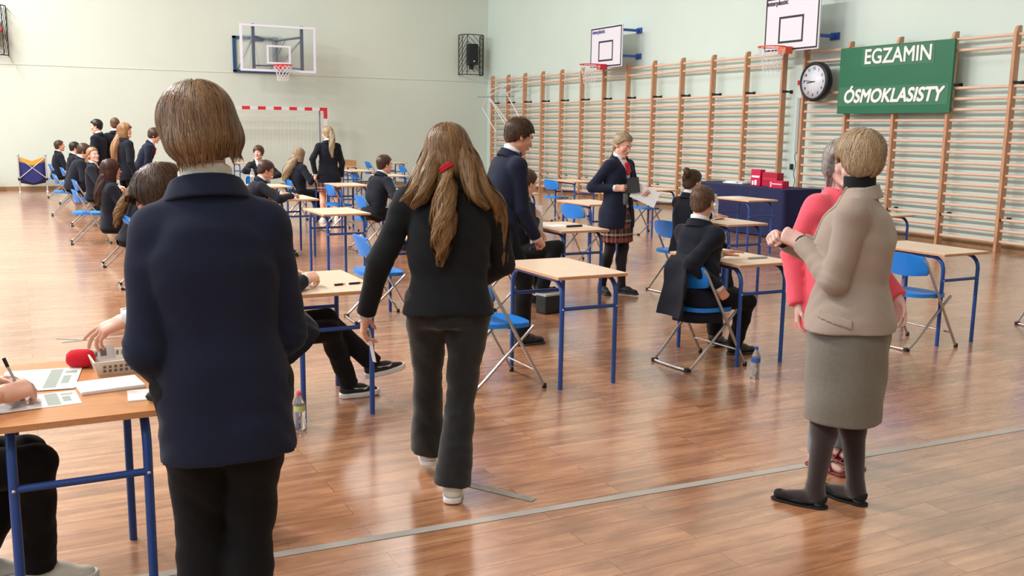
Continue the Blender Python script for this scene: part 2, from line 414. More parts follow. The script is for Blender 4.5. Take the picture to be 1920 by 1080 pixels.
# ------------------------------------------------------------------ speaker cages
def cage(xc, label, red):
    e = empty('wall_mounted_loudspeaker', (xc, YF-.013, 3.1), 0, label, 'loudspeaker', 'caged loudspeakers on the far wall')
    m = MB(); w, h, d = .33, 1.1, .40
    prof = [(-w, 0), (-w, -.02), (-w*.9, -d*.5), (-w*.2, -d), (w*.6, -d), (w, -d*.6), (w, 0)]
    prof = [(-w, 0), (-w, -.25), (-w*.72, -d), (w*.72, -d), (w, -.25), (w, 0)]
    for z in (0, h): m.tube([(x, y, z) for x, y in prof], .012, 6)
    for x, y in ((-w, 0), (-w, -.25), (-w*.72, -d), (w*.72, -d), (w, -.25), (w, 0)): m.tube([(x, y, 0), (x, y, h)], .011, 6)
    for k in range(-3, 8):
        for (xa, ya), (xb, yb), sg in (((-w*.72, -d), (w*.72, -d), -1), ((w*.72, -d), (w, 0), 1), ((-w, 0), (-w*.72, -d), 1)):
            a, b = k*.16, k*.16+.45
            z0, z1 = (a, b) if sg > 0 else (b, a)
            pts = []
            for i in range(7):
                t = i/6; z = z0+(z1-z0)*t
                if 0 <= z <= h: pts.append((xa+(xb-xa)*t, ya+(yb-ya)*t, z))
            if len(pts) > 1: m.tube(pts, .008, 4)
    part('cage', m, 'black', e, label='black wire guard')
    part('cabinet', MB().box((-.12, -.30, .28), (.15, -.05, .86), bev=.02).box((-.03, -.2, .16), (.05, -.06, .28)), 'black', e)
    part('badge', MB().box((.0, -.306, .36), (.04, -.300, .40)), 'white', e)
    if red: part('bulb', MB().lathe([(.0, -.06), (.05, -.04), (.06, .0), (.04, .05), (0, .06)], 12, c=(.2, -.3, .56)), 'hoop_r', e, label='red plastic cap').location = (0, 0, 0)
    return e
cage(11.66, 'black loudspeaker in a wire guard high in the hall corner', False)
cage(-.38, 'black wire guard with a red cap at the upper left edge', True)

# ------------------------------------------------------------------ handball goal
M['goal_r'] = mat('red_goal_paint', (205, 36, 62), .4)
M['goal_w'] = mat('white_goal_paint', (216, 218, 222), .4)
e = empty('handball_goal', (5.62, 24.6, 0), 0, 'red and white striped handball goal against the far wall', 'goal')
def striped(a, b, n, start=0):
    m = MB(); a = Vector(a); b = Vector(b); d = (b-a)
    for i in range(n):
        p, q = a+d*i/n, a+d*(i+1)/n
        lo = [min(p[k], q[k])-(.04 if abs(d[k]) < 1e-6 else 0) for k in range(3)]; hi = [max(p[k], q[k])+(.04 if abs(d[k]) < 1e-6 else 0) for k in range(3)]
        m.box(lo, hi, (i+start) % 2)
    return m
part('crossbar', striped((-1.58, 0, 2.03), (1.58, 0, 2.03), 16, 0).box((1.38, -.041, 1.989), (1.581, .041, 2.071), 1), ['goal_w', 'goal_r'], e)
for x in (-1.54, 1.54): part('post', striped((x, 0, 1.99), (x, 0, 0), 10, 1), ['goal_w', 'goal_r'], e)
part('net_frame', MB().tube([(-1.4, .05, 2.0), (-1.3, .8, 1.9), (-1.3, .85, .05)], .015, 6).tube([(1.4, .05, 2.0), (1.4, .05, .1), (1.3, .8, .03)], .02, 6), 'gsteel', e)
m = MB()
m.tube([(-1.5+3*i/16, .06, 1.92-.10*sin(pi*i/16)) for i in range(17)], .006, 5)
for i in range(31):
    x = -1.5+i*.1; m.tube([(x, .06, 1.95), (x, .2, 1.0), (x, .7, .05)], .0018, 3, cap=False)
for i in range(19):
    t = i/18; m.tube([(-1.5, .06+.6*t*t, 1.95-1.9*t), (1.5, .06+.6*t*t, 1.95-1.9*t)], .0018, 3, cap=False)
part('net', m, 'net', e)

# white folded frame near the corner
m = MB()
for a, b in (((-.02, 24.9, 2.16), (-.02, 24.35, 2.67)), ((-.02, 24.35, 2.67), (-.02, 23.2, 2.80)), ((-.02, 24.52, 2.47), (-.02, 23.28, 2.79)),
             ((-.02, 23.4, 2.54), (-.02, 22.5, 2.72)), ((-.02, 24.52, 2.47), (-.02, 23.2, 1.55)), ((-.02, 24.35, 2.40), (-.02, 23.0, 1.60)), ((-.02, 23.4, 2.54), (-.02, 22.3, 1.63)), ((-.02, 24.9, 2.16), (-.02, 24.0, 1.5))):
    m.tube([a, b], .014, 6)
for y_ in (24.35, 23.4): m.tube([(-.02, y_, 2.55), (.20, y_, 2.55)], .012, 6)
single('wall_mounted_rack', m.tube([(-.04, 25.2, 2.48), (-.04, 22.9, 2.45)], .009, 6, mi=1), ['white', 'gsteel'], 'white folding tube frame hung over the wall bars near the corner', 'frame', (11.83, 0, 0))
# ------------------------------------------------------------------ desks
DH = .715
def make_desk(W, D, top, edge, label):
    e = empty('school_desk', (0, 0, 0), 0, label, 'desk', 'exam desks')
    t = MB(); bm_ = .004
    t.box((0, 0, DH-.004), (W, D, DH), 0, 0).box((0, 0, DH-.020), (W, D, DH-.004), 1, 0)
    part('tabletop', t, [top, edge], e)
    r, R = .0145, .10
    zt = DH-.036
    xs, y0, y1 = (.055, W-.055), .045, D-.075
    for xi, x in enumerate(xs):
        for yi, (y, s) in enumerate(((y0, 1), (y1, -1))):
            pts = [(x, y, 0), (x, y, zt-R)]+[(x, y+s*(R-R*cos(a)), zt-R+R*sin(a)) for a in [pi/2*i/7 for i in range(1, 8)]]
            part('leg', MB().tube(pts, r, 12), 'rail', e)
        part('rail', MB().tube([(x, y0+R, zt), (x, y1-R, zt)], r, 12), 'rail', e)
    for y in (y0, y1): part('stretcher', MB().tube([(xs[0], y, .505), (xs[1], y, .505)], .012, 10), 'rail', e)
    for x in xs:
        part('bolt', MB().lathe([(0, -.006), (.006, -.004), (.006, .0)], 8, c=(x, y0-r, .505), axis='y'), 'screw', e)
    return e
desk0 = make_desk(.50, .78, 'wood_top', 'wood_edge', 'empty light-topped desk in the middle, in front of the tall boy')
GD = 'light-topped exam desks with blue frames'
desk0['group'] = GD
desk0.location = (2.85, 4.92, 0)
DESKS = [
 (1.24, 4.92, 'light-topped desk beside the walking girl with two pencils on it'),
 (4.25, 4.92, 'light-topped desk where the turned boy rests his hand, bottle on the floor beside it'),
 (6.10, 4.80, 'light-topped desk right of the two women, with an empty blue chair'),
 (2.76, 7.08, 'light-topped desk mostly hidden behind the walking girl, only its corner showing'),
 (4.19, 7.20, 'light-topped desk with paper and black case, beside the leaning boy'),
 (6.01, 7.16, 'light-topped desk of the person with a hair bun, water bottle on it'),
 (8.30, 7.35, 'light-topped desk close to the wall bars, right of the beige blazer'),
 (2.71, 9.44, 'empty light-topped desk left of the walking girl, the largest one there'),
 (6.02, 9.70, 'light-topped desk behind the plaid-skirt girl holding papers, middle one'),
 (8.42, 9.65, 'light-topped desk standing right in front of the navy covered table'),
 (2.75, 11.49, 'light-topped desk the short-haired boy is writing on'),
 (4.27, 11.52, 'light-topped desk in front of the dark-haired boy, hidden by the walking girl'),
 (5.92, 11.66, 'light-topped desk just right of the leaning boy, third row back'),
 (8.42, 11.80, 'light-topped desk right of the plaid-skirt girl holding papers'),
 (4.26, 14.00, 'empty light-topped desk in front of the standing ponytail girl'),
 (8.42, 14.10, 'light-topped desk by the wall bars with its blue chair, left of the plaid-skirt girl'),
 (4.36, 15.75, 'light-topped desk in front of the seated fair-haired girl'),
 (5.90, 16.60, 'light-topped desk right of the dark-haired boy by the far wall'),
 (5.92, 18.60, 'light-topped desk left of the dark-haired boy by the far wall, second from the goal'),
 (6.35, 20.90, 'light-topped desk near the far wall with a brown box on it'),
 (8.15, 22.60, 'farthest light-topped desk seen right of the dark-haired boy, by the far wall'),
 (3.05, 14.00, 'light-topped desk with a clear bottle on it, just right of the foreground boy'),
 (4.55, 22.90, 'farthest light-topped desk in front of the handball goal'),
]
for x, y, lb in DESKS: copy_tree(desk0, (x, y, 0), 0, lb, GD)
deskE = make_desk(.49, .80, 'beech_top', 'wood_edge', 'beech-topped desk in the left foreground covered with papers')
deskE.location = (-.13, 3.05, 0); deskE['group'] = 'registration desk'

# ------------------------------------------------------------------ folding chairs (local: faces +y)
def curve_pts(P, n=6):
    """Catmull-Rom"""
    P = [Vector(p) for p in P]; Q = [P[0]*2-P[1]]+P+[P[-1]*2-P[-2]]; out = []
    for i in range(1, len(Q)-2):
        for k in range(n):
            t = k/n; a, b, c, d = Q[i-1], Q[i], Q[i+1], Q[i+2]
            out.append(.5*((2*b)+(c-a)*t+(2*a-5*b+4*c-d)*t*t+(3*b-a-3*c+d)*t**3))
    out.append(P[-1]); return out
def make_chair():
    e = empty('folding_chair', (0, 0, 0), 0, 'c', 'chair', 'blue folding chairs')
    for sx in (-1, 1):
        x = .225*sx
        part('front_leg', MB().tube([(x, .235, .012), (x*.97, .05, .335), (x*.93, -.135, .66), (x*.86, -.15, .685)], .0105, 8), 'chrome', e)
        part('foot', MB().lathe([(.0, 0), (.015, .0), (.015, .022), (.011, .03)], 10, c=(x, .237, 0)), 'rubber', e)
    part('rear_leg', MB().tube(curve_pts([(.195, .17, .395), (.193, .0, .235), (.188, -.15, .085), (.18, -.22, .022), (.14, -.245, .012), (-.14, -.245, .012), (-.18, -.22, .022), (-.188, -.15, .085), (-.193, .0, .235), (-.195, .17, .395)], 5), .0105, 8), 'chrome', e)
    for sx in (-1, 1): part('foot', MB().box((-.016, -.02, 0), (.016, .02, .026), bev=.005), 'rubber', e, (.172*sx, -.235, 0))
    part('crossbar', MB().tube([(-.222, .17, .12), (.222, .17, .12)], .007, 6), 'chrome', e)
    # seat: rounded plate with a dished top
    def seat(u, v, top=True):
        a = u*2*pi
        ca, sa = cos(a), sin(a); k = 1/max(abs(ca)**2.8+abs(sa)**2.8, 1e-9)**(1/2.8)
        rr = v; w = .205-.015*(sa > 0)*sa
        x, y = ca*k*w*rr, sa*k*.20*rr+.0
        z = .418-.014*(1-rr**2)+(.006 if y < 0 else -.012*(y/.2)**2)
        return (x, y, z)
    m = MB(); n = 40
    m.grid(lambda u, v: seat(u, v), n, 8)
    m.grid(lambda u, v: (seat(u, 1)[0], seat(u, 1)[1], seat(u, 1)[2]-.028*v), n, 1, smooth=True)
    m.grid(lambda u, v: (seat(u, 1-v)[0], seat(u, 1-v)[1], seat(u, 1-v)[2]-.028), n, 3)
    part('seat', m, 'blue_plastic', e)
    # backrest: curved panel with turned-in edge
    def back(u, v, off=0):
        x = -1+2*u; t = v
        w = .215-.028*abs(2*t-1)**3
        z = .545+.175*t*(1-.10*x*x)+.0
        if t < .5: z += .018*(1-2*t)*x*x
        y = -.105-.30*(z-.56)-.045*(1-x*x)+off
        return (x*w, y, z)
    m = MB(); N1, N2 = 16, 8
    m.grid(lambda u, v: back(u, v, .009), N1, N2).grid(lambda u, v: back(1-u, v, -.009), N1, N2)
    for vv in (0, 1): m.grid(lambda u, v: back(u if vv else 1-u, vv, .009-.018*v), N1, 1)
    for uu in (0, 1): m.grid(lambda u, v: back(uu, v if not uu else 1-v, .009-.018*u), 1, N2)
    part('backrest', m, 'blue_plastic', e)
    return e
chair0 = make_chair()
GC = 'blue folding chairs'
R90 = -pi/2
CH = [  # x, y, extra rotation (deg), label
 (2.60, 5.27, 0, 'empty blue folding chair with its seat showing right of the walking girl'),
 (4.13, 5.18, 4, 'blue folding chair the turned boy sits on, his jacket over its back'),
 (6.03, 4.99, 0, 'empty blue folding chair right of the two women'),
 (2.62, 7.52, -3, 'blue folding chair showing beside the walking girl\'s lowered left arm'),
 (1.05, 5.25, 0, 'blue folding chair under the crossed-legged sitter left of the walking girl'),
 (5.86, 7.72, 8, 'blue folding chair of the person with the hair bun'),
 (3.90, 7.62, 0, 'blue folding chair of the sitter half hidden behind the leaning boy'),
 (6.0, 9.85, 8, 'blue folding chair left of the plaid-skirt girl, the nearer of two'),
 (8.50, 14.8, 8, 'blue folding chair by the wall bars left of the plaid-skirt girl, the farther of two'),
 (8.70, 12.35, 0, 'blue folding chair seen just right of the plaid-skirt girl\'s papers'),
 (4.38, 14.4, 0, 'empty blue folding chair in front of the standing girl\'s bare legs'),
 (4.08, 12.0, 0, 'blue folding chair the dark-haired boy sits on, nearest to his left'),
 (4.14, 16.0, 0, 'blue folding chair of the seated fair-haired girl'),
 (6.0, 16.3, 5, 'blue folding chair right behind the dark-haired boy\'s shoulder'),
 (6.2, 18.9, 5, 'blue folding chair between the standing girl and the dark-haired boy'),
 (8.15, 23.75, 0, 'blue folding chair by the far wall, left of the dark-haired boy\'s head'),
 (8.2, 21.4, 0, 'blue folding chair by the far wall, right of the dark-haired boy\'s head'),
 (2.45, 11.9, 0, 'blue folding chair the writing boy sits on'),
 (3.72, 17.0, 262, 'blue folding chair the boy with the dark red tie sits on'),
 (11.35, 12.75, 180, 'blue folding chair behind the navy table, left one'),
 (11.38, 11.25, 180, 'blue folding chair behind the navy table, right one'),
 (.76, 22.9, 0, 'farthest blue folding chair of the left row'),
 (.92, 21.1, 0, 'blue folding chair of the black-haired boy in the left row'),
 (.70, 18.4, 0, 'blue folding chair before the black-haired boy, in the left row'),
 (.92, 16.5, 0, 'blue folding chair of the laughing girl in the left row'),
 (.80, 14.0, 0, 'empty blue folding chair standing out of the left row'),
 (1.02, 11.65, 0, 'blue folding chair of the long dark-haired girl'),
 (1.06, 10.0, 0, 'blue folding chair of the curly ponytail girl'),
 (7.76, 4.97, 0, 'blue folding chair at the right edge, only its foot in view'),
 (-.42, 3.45, 0, 'blue folding chair of the writer at the left edge'),
]
for i, (x, y, a, lb) in enumerate(CH):
    o = chair0 if i == 0 else copy_tree(chair0)
    o.location = (x, y, 0); o.rotation_euler = (0, 0, R90+radians(a)); o['label'] = lb; o['group'] = GC

# ------------------------------------------------------------------ navy covered table, boxes
M['navy_cloth'] = mat('navy_table_cloth', (20, 28, 74), .85, sheen=0, bump=(14, .004))
def cloth_table(x0, x1, y0, y1, h):
    m = MB(); loop = []
    def side(p, q, n):
        for i in range(n): loop.append((p[0]+(q[0]-p[0])*i/n, p[1]+(q[1]-p[1])*i/n))
    side((x0, y0), (x1, y0), 16); side((x1, y0), (x1, y1), 40); side((x1, y1), (x0, y1), 16); side((x0, y1), (x0, y0), 40)
    cx, cy = (x0+x1)/2, (y0+y1)/2; N = len(loop); vs = []
    for k, t in enumerate((0, .12, .4, .7, 1)):
        for i, (x, y) in enumerate(loop):
            d = Vector((x-cx, y-cy)); nn = Vector((1 if abs(x-x1) < 1e-6 else -1 if abs(x-x0) < 1e-6 else 0, 1 if abs(y-y1) < 1e-6 else -1 if abs(y-y0) < 1e-6 else 0))
            off = .045*t*(.5+.5*sin(i*.95+sin(i*.31)*2))+.02*t
            vs.append((x+nn.x*off, y+nn.y*off, h-(h-.015)*t))
    fs = [[k*N+i, (k+1)*N+i, (k+1)*N+(i+1) % N, k*N+(i+1) % N] for k in range(4) for i in range(N)]
    m.add(vs, fs, 0, True); m.add(vs[:N], [list(range(N))], 0, False); return m
e = empty('covered_table', (0, 0, 0), 0, 'long table under a floor-length navy cloth by the wall bars', 'table')
part('tabletop', MB().box((10.24, 10.96, .71), (10.96, 13.34, .735)), 'wood_edge', e)
part('tablecloth', cloth_table(10.22, 10.98, 10.94, 13.36, .745), 'navy_cloth', e)
for x in (10.3, 10.9):
    for y in (11.05, 13.2): part('leg', MB().tube([(x, y, 0), (x, y, .71)], .015, 8), 'black', e)
M['magenta'] = mat('crimson_card', (206, 18, 74), .45)
M['magenta2'] = mat('dark_crimson_card', (176, 16, 58), .45)
M['paper'] = mat('white_paper', (236, 236, 240), .6)
M['paper_g'] = mat('grey_print', (150, 164, 156), .6)
for (x, y, w, d, h, mt, lb, n) in ((10.62, 11.98, .10, .22, .26, 'magenta', 'tall bright crimson box, leftmost of the boxes on the navy table', 3),
                                (10.66, 11.68, .14, .34, .22, 'magenta2', 'wide dark crimson box in the middle on the navy table', 1),
                                (10.50, 11.36, .13, .30, .11, 'magenta', 'low flat crimson box, rightmost on the navy table', 2)):
    e = empty('card_box', (x, y, .746), 0, lb, 'box', 'crimson boxes on the navy table')
    part('carton', MB().box((-w/2, -d/2, 0), (w/2, d/2, h), bev=.004), mt, e)
    m = MB(); m.box((-w/2-.001, -d/2+.02, h*.5), (-w/2, d/2-.02, h*.62))
    if n == 3: m.box((-w/2-.001, -.03, .01), (-w/2, .02, h*.35)).box((-w/2-.001, .04, .01), (-w/2, .08, h*.3))
    if n == 2: m.box((-w/2-.001, d/2-.05, .01), (-w/2, d/2-.03, h-.02))
    part('print', m, 'white_ink' if n > 1 else 'hoop_r', e, label='pale printed marks')
single('paper_stack', MB().box((-.12, -.2, 0), (.1, .2, .02), rot=Matrix.Rotation(.2, 3, 'Z')).box((-.1, -.15, .02), (.12, .2, .035), rot=Matrix.Rotation(-.15, 3, 'Z')), 'paper', 'loose white papers on the navy table', 'papers', (10.72, 12.6, .746))
M['clear_bag'] = mat('pale_plastic', (205, 215, 225), .3)
M['kraft'] = mat('brown_card', (170, 130, 90), .7, noise=(3, .1))
e = empty('crate', (6.60, 21.25, DH), 0, 'brown open box on the far desk by the standing girl', 'box')
m = MB(); m.box((-.2, -.28, 0), (.2, .28, .02)).box((-.2, -.28, .02), (-.18, .28, .13)).box((.18, -.28, .02), (.2, .28, .13)).box((-.18, -.28, .02), (.18, -.26, .13)).box((-.18, .26, .02), (.18, .28, .13))
part('tray', m, 'kraft', e)

# ------------------------------------------------------------------ ball carts
M['cart_y'] = mat('yellow_webbing', (226, 170, 60), .7)
M['cart_n'] = mat('navy_webbing', (32, 42, 112), .7, bump=(10, .003))
M['alu'] = mat('aluminium', (205, 205, 208), .35, .5)
def cart(x, y, rz, lb):
    e = empty('ball_cart', (x, y, 0), rz, lb, 'cart', 'folding ball carts by the far wall')
    w, d, h = .28, .22, .84
    for sx in (-1, 1):
        for sy in (-1, 1):
            part('post', MB().tube([(sx*w, sy*d, .04), (sx*w, sy*d, h)], .017, 8).lathe([(0, 0), (.025, .01), (.03, .03), (.02, .05)], 10, c=(sx*w, sy*d, h-.01)), 'alu', e)
            part('caster', MB().lathe([(0, 0), (.022, 0), (.022, .04), (.0, .04)], 10, c=(sx*w, sy*d, 0)), 'white', e)
            part('joint', MB().box((sx*w-.03, sy*d-.03, .29), (sx*w+.03, sy*d+.03, .34), bev=.006), 'black', e)
    for sy in (-1, 1): part('brace', MB().tube([(-w, sy*d, .33), (w*.95, sy*d, .80)], .011, 6).tube([(w, sy*d, .33), (-w*.95, sy*d, .80)], .011, 6), 'alu', e)
    def fab(z0, z1, sag, k):
        m = MB()
        loop = [(-1, -1), (-.5, -1), (0, -1), (.5, -1), (1, -1), (1, 0), (1, 1), (.5, 1), (0, 1), (-.5, 1), (-1, 1), (-1, 0)]
        N = len(loop); vs = []
        for (z, s, ins) in ((z0, .0, 1), ((z0+z1)/2, .6, .97), (z1, 1, .92)):
            for a, b in loop:
                c = (1-abs(a)) if abs(b) == 1 else (1-abs(b))
                vs.append((a*w*ins, b*d*ins, z-sag*c))
        fs = [[r*N+i, r*N+(i+1) % N, (r+1)*N+(i+1) % N, (r+1)*N+i] for r in range(2) for i in range(N)]
        m.add(vs, fs, 0, True)
        if k: m.add(vs[-N:]+[(0, 0, z1-sag-.05)], [[i, (i+1) % N, N] for i in range(N)], 0, True)
        return m
    part('bag', fab(.72, .32, .10, 1), 'cart_n', e, label='navy fabric bag'); part('band', fab(.82, .70, .11, 0), 'cart_y', e, label='yellow fabric band')
    return e
cart(.27, 24.65, 0, 'folding ball cart with a navy bag and yellow band by the far wall')
cart(1.55, 24.3, .3, 'second navy ball cart, behind the heads of the left row')
e = empty('gym_bench', (-.85, 25.0, 0), 0, 'low wooden gym bench end at the left edge', 'bench')
part('plank', MB().box((-1.2, -.14, .30), (.46, .14, .34), bev=.006), 'wood_top', e)
for x in (-.9, .3): part('leg', MB().tube([(x, -.02, .30), (x+.09, -.1, 0)], .022, 6).tube([(x, .02, .30), (x+.09, .1, 0)], .022, 6), 'wood_edge', e)
# ------------------------------------------------------------------ implicit shapes for people
f32 = np.float32
def A(*p): return np.array(p, dtype=f32)
def nrm(v): v = np.asarray(v, dtype=np.float64); return v/max(np.linalg.norm(v), 1e-9)
def smin(a, b, k):
    if np.isscalar(k) and k <= 0: return np.minimum(a, b)
    h = np.clip(.5+.5*(b-a)/k, 0, 1); return b+(a-b)*h-k*h*(1-h)
def smax(a, b, k): return -smin(-a, -b, k)
def cone(p, a, b, ra, rb, flat=None):
    """capsule whose radius runs from ra to rb; flat=(axis, ratio) thins it along an axis"""
    a = np.asarray(a, f32); b = np.asarray(b, f32)
    q = p-a; ba = b-a; L = float(ba@ba)
    if L < 1e-10: L = 1e-10
    if flat is not None:
        ax = np.asarray(flat[0], f32); k = flat[1]
        # scale the component along ax, measured from the bone
        c = (q@ax-(ba@ax)*np.clip((q@ba)/L, 0, 1))
        q = q+(k-1)*c[..., None]*ax
    t = np.clip((q@ba)/L, 0, 1)
    d = np.sqrt(((q-t[..., None]*ba)**2).sum(-1))-(ra+(rb-ra)*t)
    return d/(flat[1]**.5) if flat is not None else d
def ell(p, c, r, R=None):
    q = p-np.asarray(c, f32)
    if R is not None: q = q@np.asarray(R, f32)      # columns of R = local axes
    r = np.asarray(r, f32); m = float(r.min())
    k0 = np.sqrt(((q/r)**2).sum(-1)); k1 = np.sqrt(((q/(r*r))**2).sum(-1))+1e-6
    return k0*(k0-1)/k1 if m > 0 else k0
def chain(p, pts, rs, k=.01):
    d = None
    for i in range(len(pts)-1):
        e = cone(p, pts[i], pts[i+1], rs[i], rs[i+1]); d = e if d is None else smin(d, e, k)
    return d
def fold(p, f, amp, ph=0):
    x, y, z = p[..., 0], p[..., 1], p[..., 2]
    return amp*(np.sin(f*(z*1.0+.5*x+.25*y)+2.2*np.sin(f*.37*x+ph)+1.3*np.sin(f*.43*y+ph*2)) *
                (.6+.4*np.sin(f*.29*(x-y)+ph*3+f*.2*z)))
def surfnet(fn, lo, hi, h):
    lo = np.asarray(lo, np.float64); hi = np.asarray(hi, np.float64); B = 6
    n = np.ceil((hi-lo)/h/B).astype(int)*B+1
    nb = (n-1)//B
    # coarse pass: which blocks hold surface
    cx = [lo[i]+(np.arange(nb[i])+.5)*B*h for i in range(3)]
    C = np.stack(np.meshgrid(*cx, indexing='ij'), -1).astype(f32)
    dc = fn(C.reshape(-1, 3)).reshape(C.shape[:3])
    act = np.abs(dc) < B*h*.87*1.5+.012
    F_ = np.repeat(np.repeat(np.repeat(dc, B, 0), B, 1), B, 2)
    F_ = np.pad(F_, ((0, 1),)*3, mode='edge').astype(f32)
    need = np.zeros(n, bool)
    ii = np.argwhere(act)
    for a, b, c in ii: need[a*B:a*B+B+1, b*B:b*B+B+1, c*B:c*B+B+1] = True
    idx = np.argwhere(need)
    P = (lo+idx*h).astype(f32); out = np.empty(len(P), f32)
    for s in range(0, len(P), 200000): out[s:s+200000] = fn(P[s:s+200000])
    F_[need] = out
    S = F_ < 0
    c = np.zeros(n-1, int)
    for dx in (0, 1):
        for dy in (0, 1):
            for dz in (0, 1): c += S[dx:n[0]-1+dx, dy:n[1]-1+dy, dz:n[2]-1+dz]
    cells = np.argwhere((c > 0) & (c < 8))
    if not len(cells): return np.zeros((0, 3)), np.zeros((0, 4), int)
    vid = -np.ones(n-1, int); vid[tuple(cells.T)] = np.arange(len(cells))
    acc = np.zeros((len(cells), 3)); cnt = np.zeros(len(cells))
    co = [(0, 0, 0), (1, 0, 0), (0, 1, 0), (1, 1, 0), (0, 0, 1), (1, 0, 1), (0, 1, 1), (1, 1, 1)]
    for i in range(8):
        for j in range(i+1, 8):
            if sum(abs(co[i][k]-co[j][k]) for k in range(3)) != 1: continue
            a, b = np.array(co[i]), np.array(co[j])
            fa = F_[tuple((cells+a).T)]; fb = F_[tuple((cells+b).T)]
            m = (fa < 0) != (fb < 0)
            t = np.where(m, fa/np.where(m, fa-fb, 1), 0)
            acc += np.where(m[:, None], a+t[:, None]*(b-a), 0); cnt += m
    V = lo+(cells+acc/cnt[:, None])*h
    Q = []
    for ax in range(3):
        o1, o2 = [k for k in range(3) if k != ax]
        sl = [slice(1, -1)]*3; sl[ax] = slice(0, -1)
        sl2 = list(sl); sl2[ax] = slice(1, None)
        a = S[tuple(sl)]; b = S[tuple(sl2)]
        e = np.argwhere(a != b)
        if not len(e): continue
        base = e.copy(); base[:, o1] += 1; base[:, o2] += 1
        flip = a[tuple(e.T)]
        def g(d1, d2):
            q = base.copy(); q[:, o1] -= d1; q[:, o2] -= d2; return vid[tuple(q.T)]
        q = np.stack([g(0, 0), g(1, 0), g(1, 1), g(0, 1)], 1)
        rev = flip if ax != 1 else ~flip
        q[~rev] = q[~rev][:, ::-1]
        Q.append(q)
    Q = np.concatenate(Q); Q = Q[(Q >= 0).all(1)]
    return V, Q
def sdf_mesh(name, parts, mats):
    """parts: list of (fn, lo, hi, h, material index) joined into one mesh"""
    VV, QQ, MI = [], [], []; o = 0
    for fn, lo, hi, h, mi in parts:
        V, Q = surfnet(fn, lo, hi, h)
        VV.append(V); QQ.append(Q+o); MI.append(np.full(len(Q), mi)); o += len(V)
    return np_mesh(name, np.concatenate(VV), np.concatenate(QQ), mats, np.concatenate(MI))
def np_mesh(name, V, Q, mats, MI=None, smooth=True, attr=None):
    me = bpy.data.meshes.new(name); k = Q.shape[1] if len(Q) else 4
    me.vertices.add(len(V)); me.vertices.foreach_set('co', np.asarray(V, f32).ravel())
    me.loops.add(len(Q)*k); me.loops.foreach_set('vertex_index', np.asarray(Q, np.int32).ravel())
    me.polygons.add(len(Q)); me.polygons.foreach_set('loop_start', np.arange(len(Q), dtype=np.int32)*k)
    me.polygons.foreach_set('use_smooth', np.ones(len(Q), bool) if smooth else np.zeros(len(Q), bool))
    for m in (mats if isinstance(mats, (list, tuple)) else [mats]): me.materials.append(M[m] if isinstance(m, str) else m)
    if MI is not None: me.polygons.foreach_set('material_index', MI.astype(np.int32))
    me.update(calc_edges=True)
    if attr is not None:
        a = me.attributes.new('tone', 'FLOAT', 'POINT'); a.data.foreach_set('value', np.asarray(attr, f32))
    return me
def bounds(pts, pad):
    P = np.array(pts, float); return P.min(0)-pad, P.max(0)+pad
def rotm(rx=0, ry=0, rz=0):
    return np.array((Matrix.Rotation(rz, 3, 'Z') @ Matrix.Rotation(ry, 3, 'Y') @ Matrix.Rotation(rx, 3, 'X')))
def ik(a, t, l1, l2, hint):
    a = np.array(a, float); t = np.array(t, float); d = t-a; L = np.linalg.norm(d); mx = (l1+l2)*.999
    if L > mx: t = a+d/L*mx; d = t-a; L = mx
    u = d/L; x = (l1*l1-l2*l2+L*L)/(2*L); y = sqrt(max(l1*l1-x*x, 0))
    h = np.array(hint, float); h = h-u*(h@u); h = nrm(h)
    return a+u*x+h*y, t
# ------------------------------------------------------------------ people materials
def hair_mat(name, c1, c2):
    m = bpy.data.materials.new(name); m.use_nodes = True; t = m.node_tree; b = t.nodes['Principled BSDF']
    at = nd(t, 'ShaderNodeAttribute', attribute_name='tone')
    tc = nd(t, 'ShaderNodeTexCoord'); mp = nd(t, 'ShaderNodeMapping'); mp.inputs['Scale'].default_value = (90, 90, 14)
    n = nd(t, 'ShaderNodeTexNoise', Scale=1.0, Detail=3.0); t.links.new(tc.outputs['Object'], mp.inputs[0]); t.links.new(mp.outputs[0], n.inputs['Vector'])
    a = nd(t, 'ShaderNodeMath', operation='MULTIPLY_ADD'); a.inputs[1].default_value = .6; t.links.new(n.outputs['Fac'], a.inputs[0])
    s = nd(t, 'ShaderNodeMath', operation='MULTIPLY_ADD'); s.inputs[1].default_value = .60; s.inputs[2].default_value = -.10; t.links.new(at.outputs['Fac'], s.inputs[0]); t.links.new(s.outputs[0], a.inputs[2])
    mx = nd(t, 'ShaderNodeMix', data_type='RGBA'); t.links.new(a.outputs[0], mx.inputs['Factor'])
    mx.inputs['A'].default_value = srgb(*c1); mx.inputs['B'].default_value = srgb(*c2)
    t.links.new(mx.outputs['Result'], b.inputs['Base Color']); b.inputs['Roughness'].default_value = .42; b.inputs['Specular IOR Level'].default_value = .35
    bp = nd(t, 'ShaderNodeBump', Distance=.002, Strength=.5); t.links.new(n.outputs['Fac'], bp.inputs['Height']); t.links.new(bp.outputs[0], b.inputs['Normal'])
    M[name] = m; return name
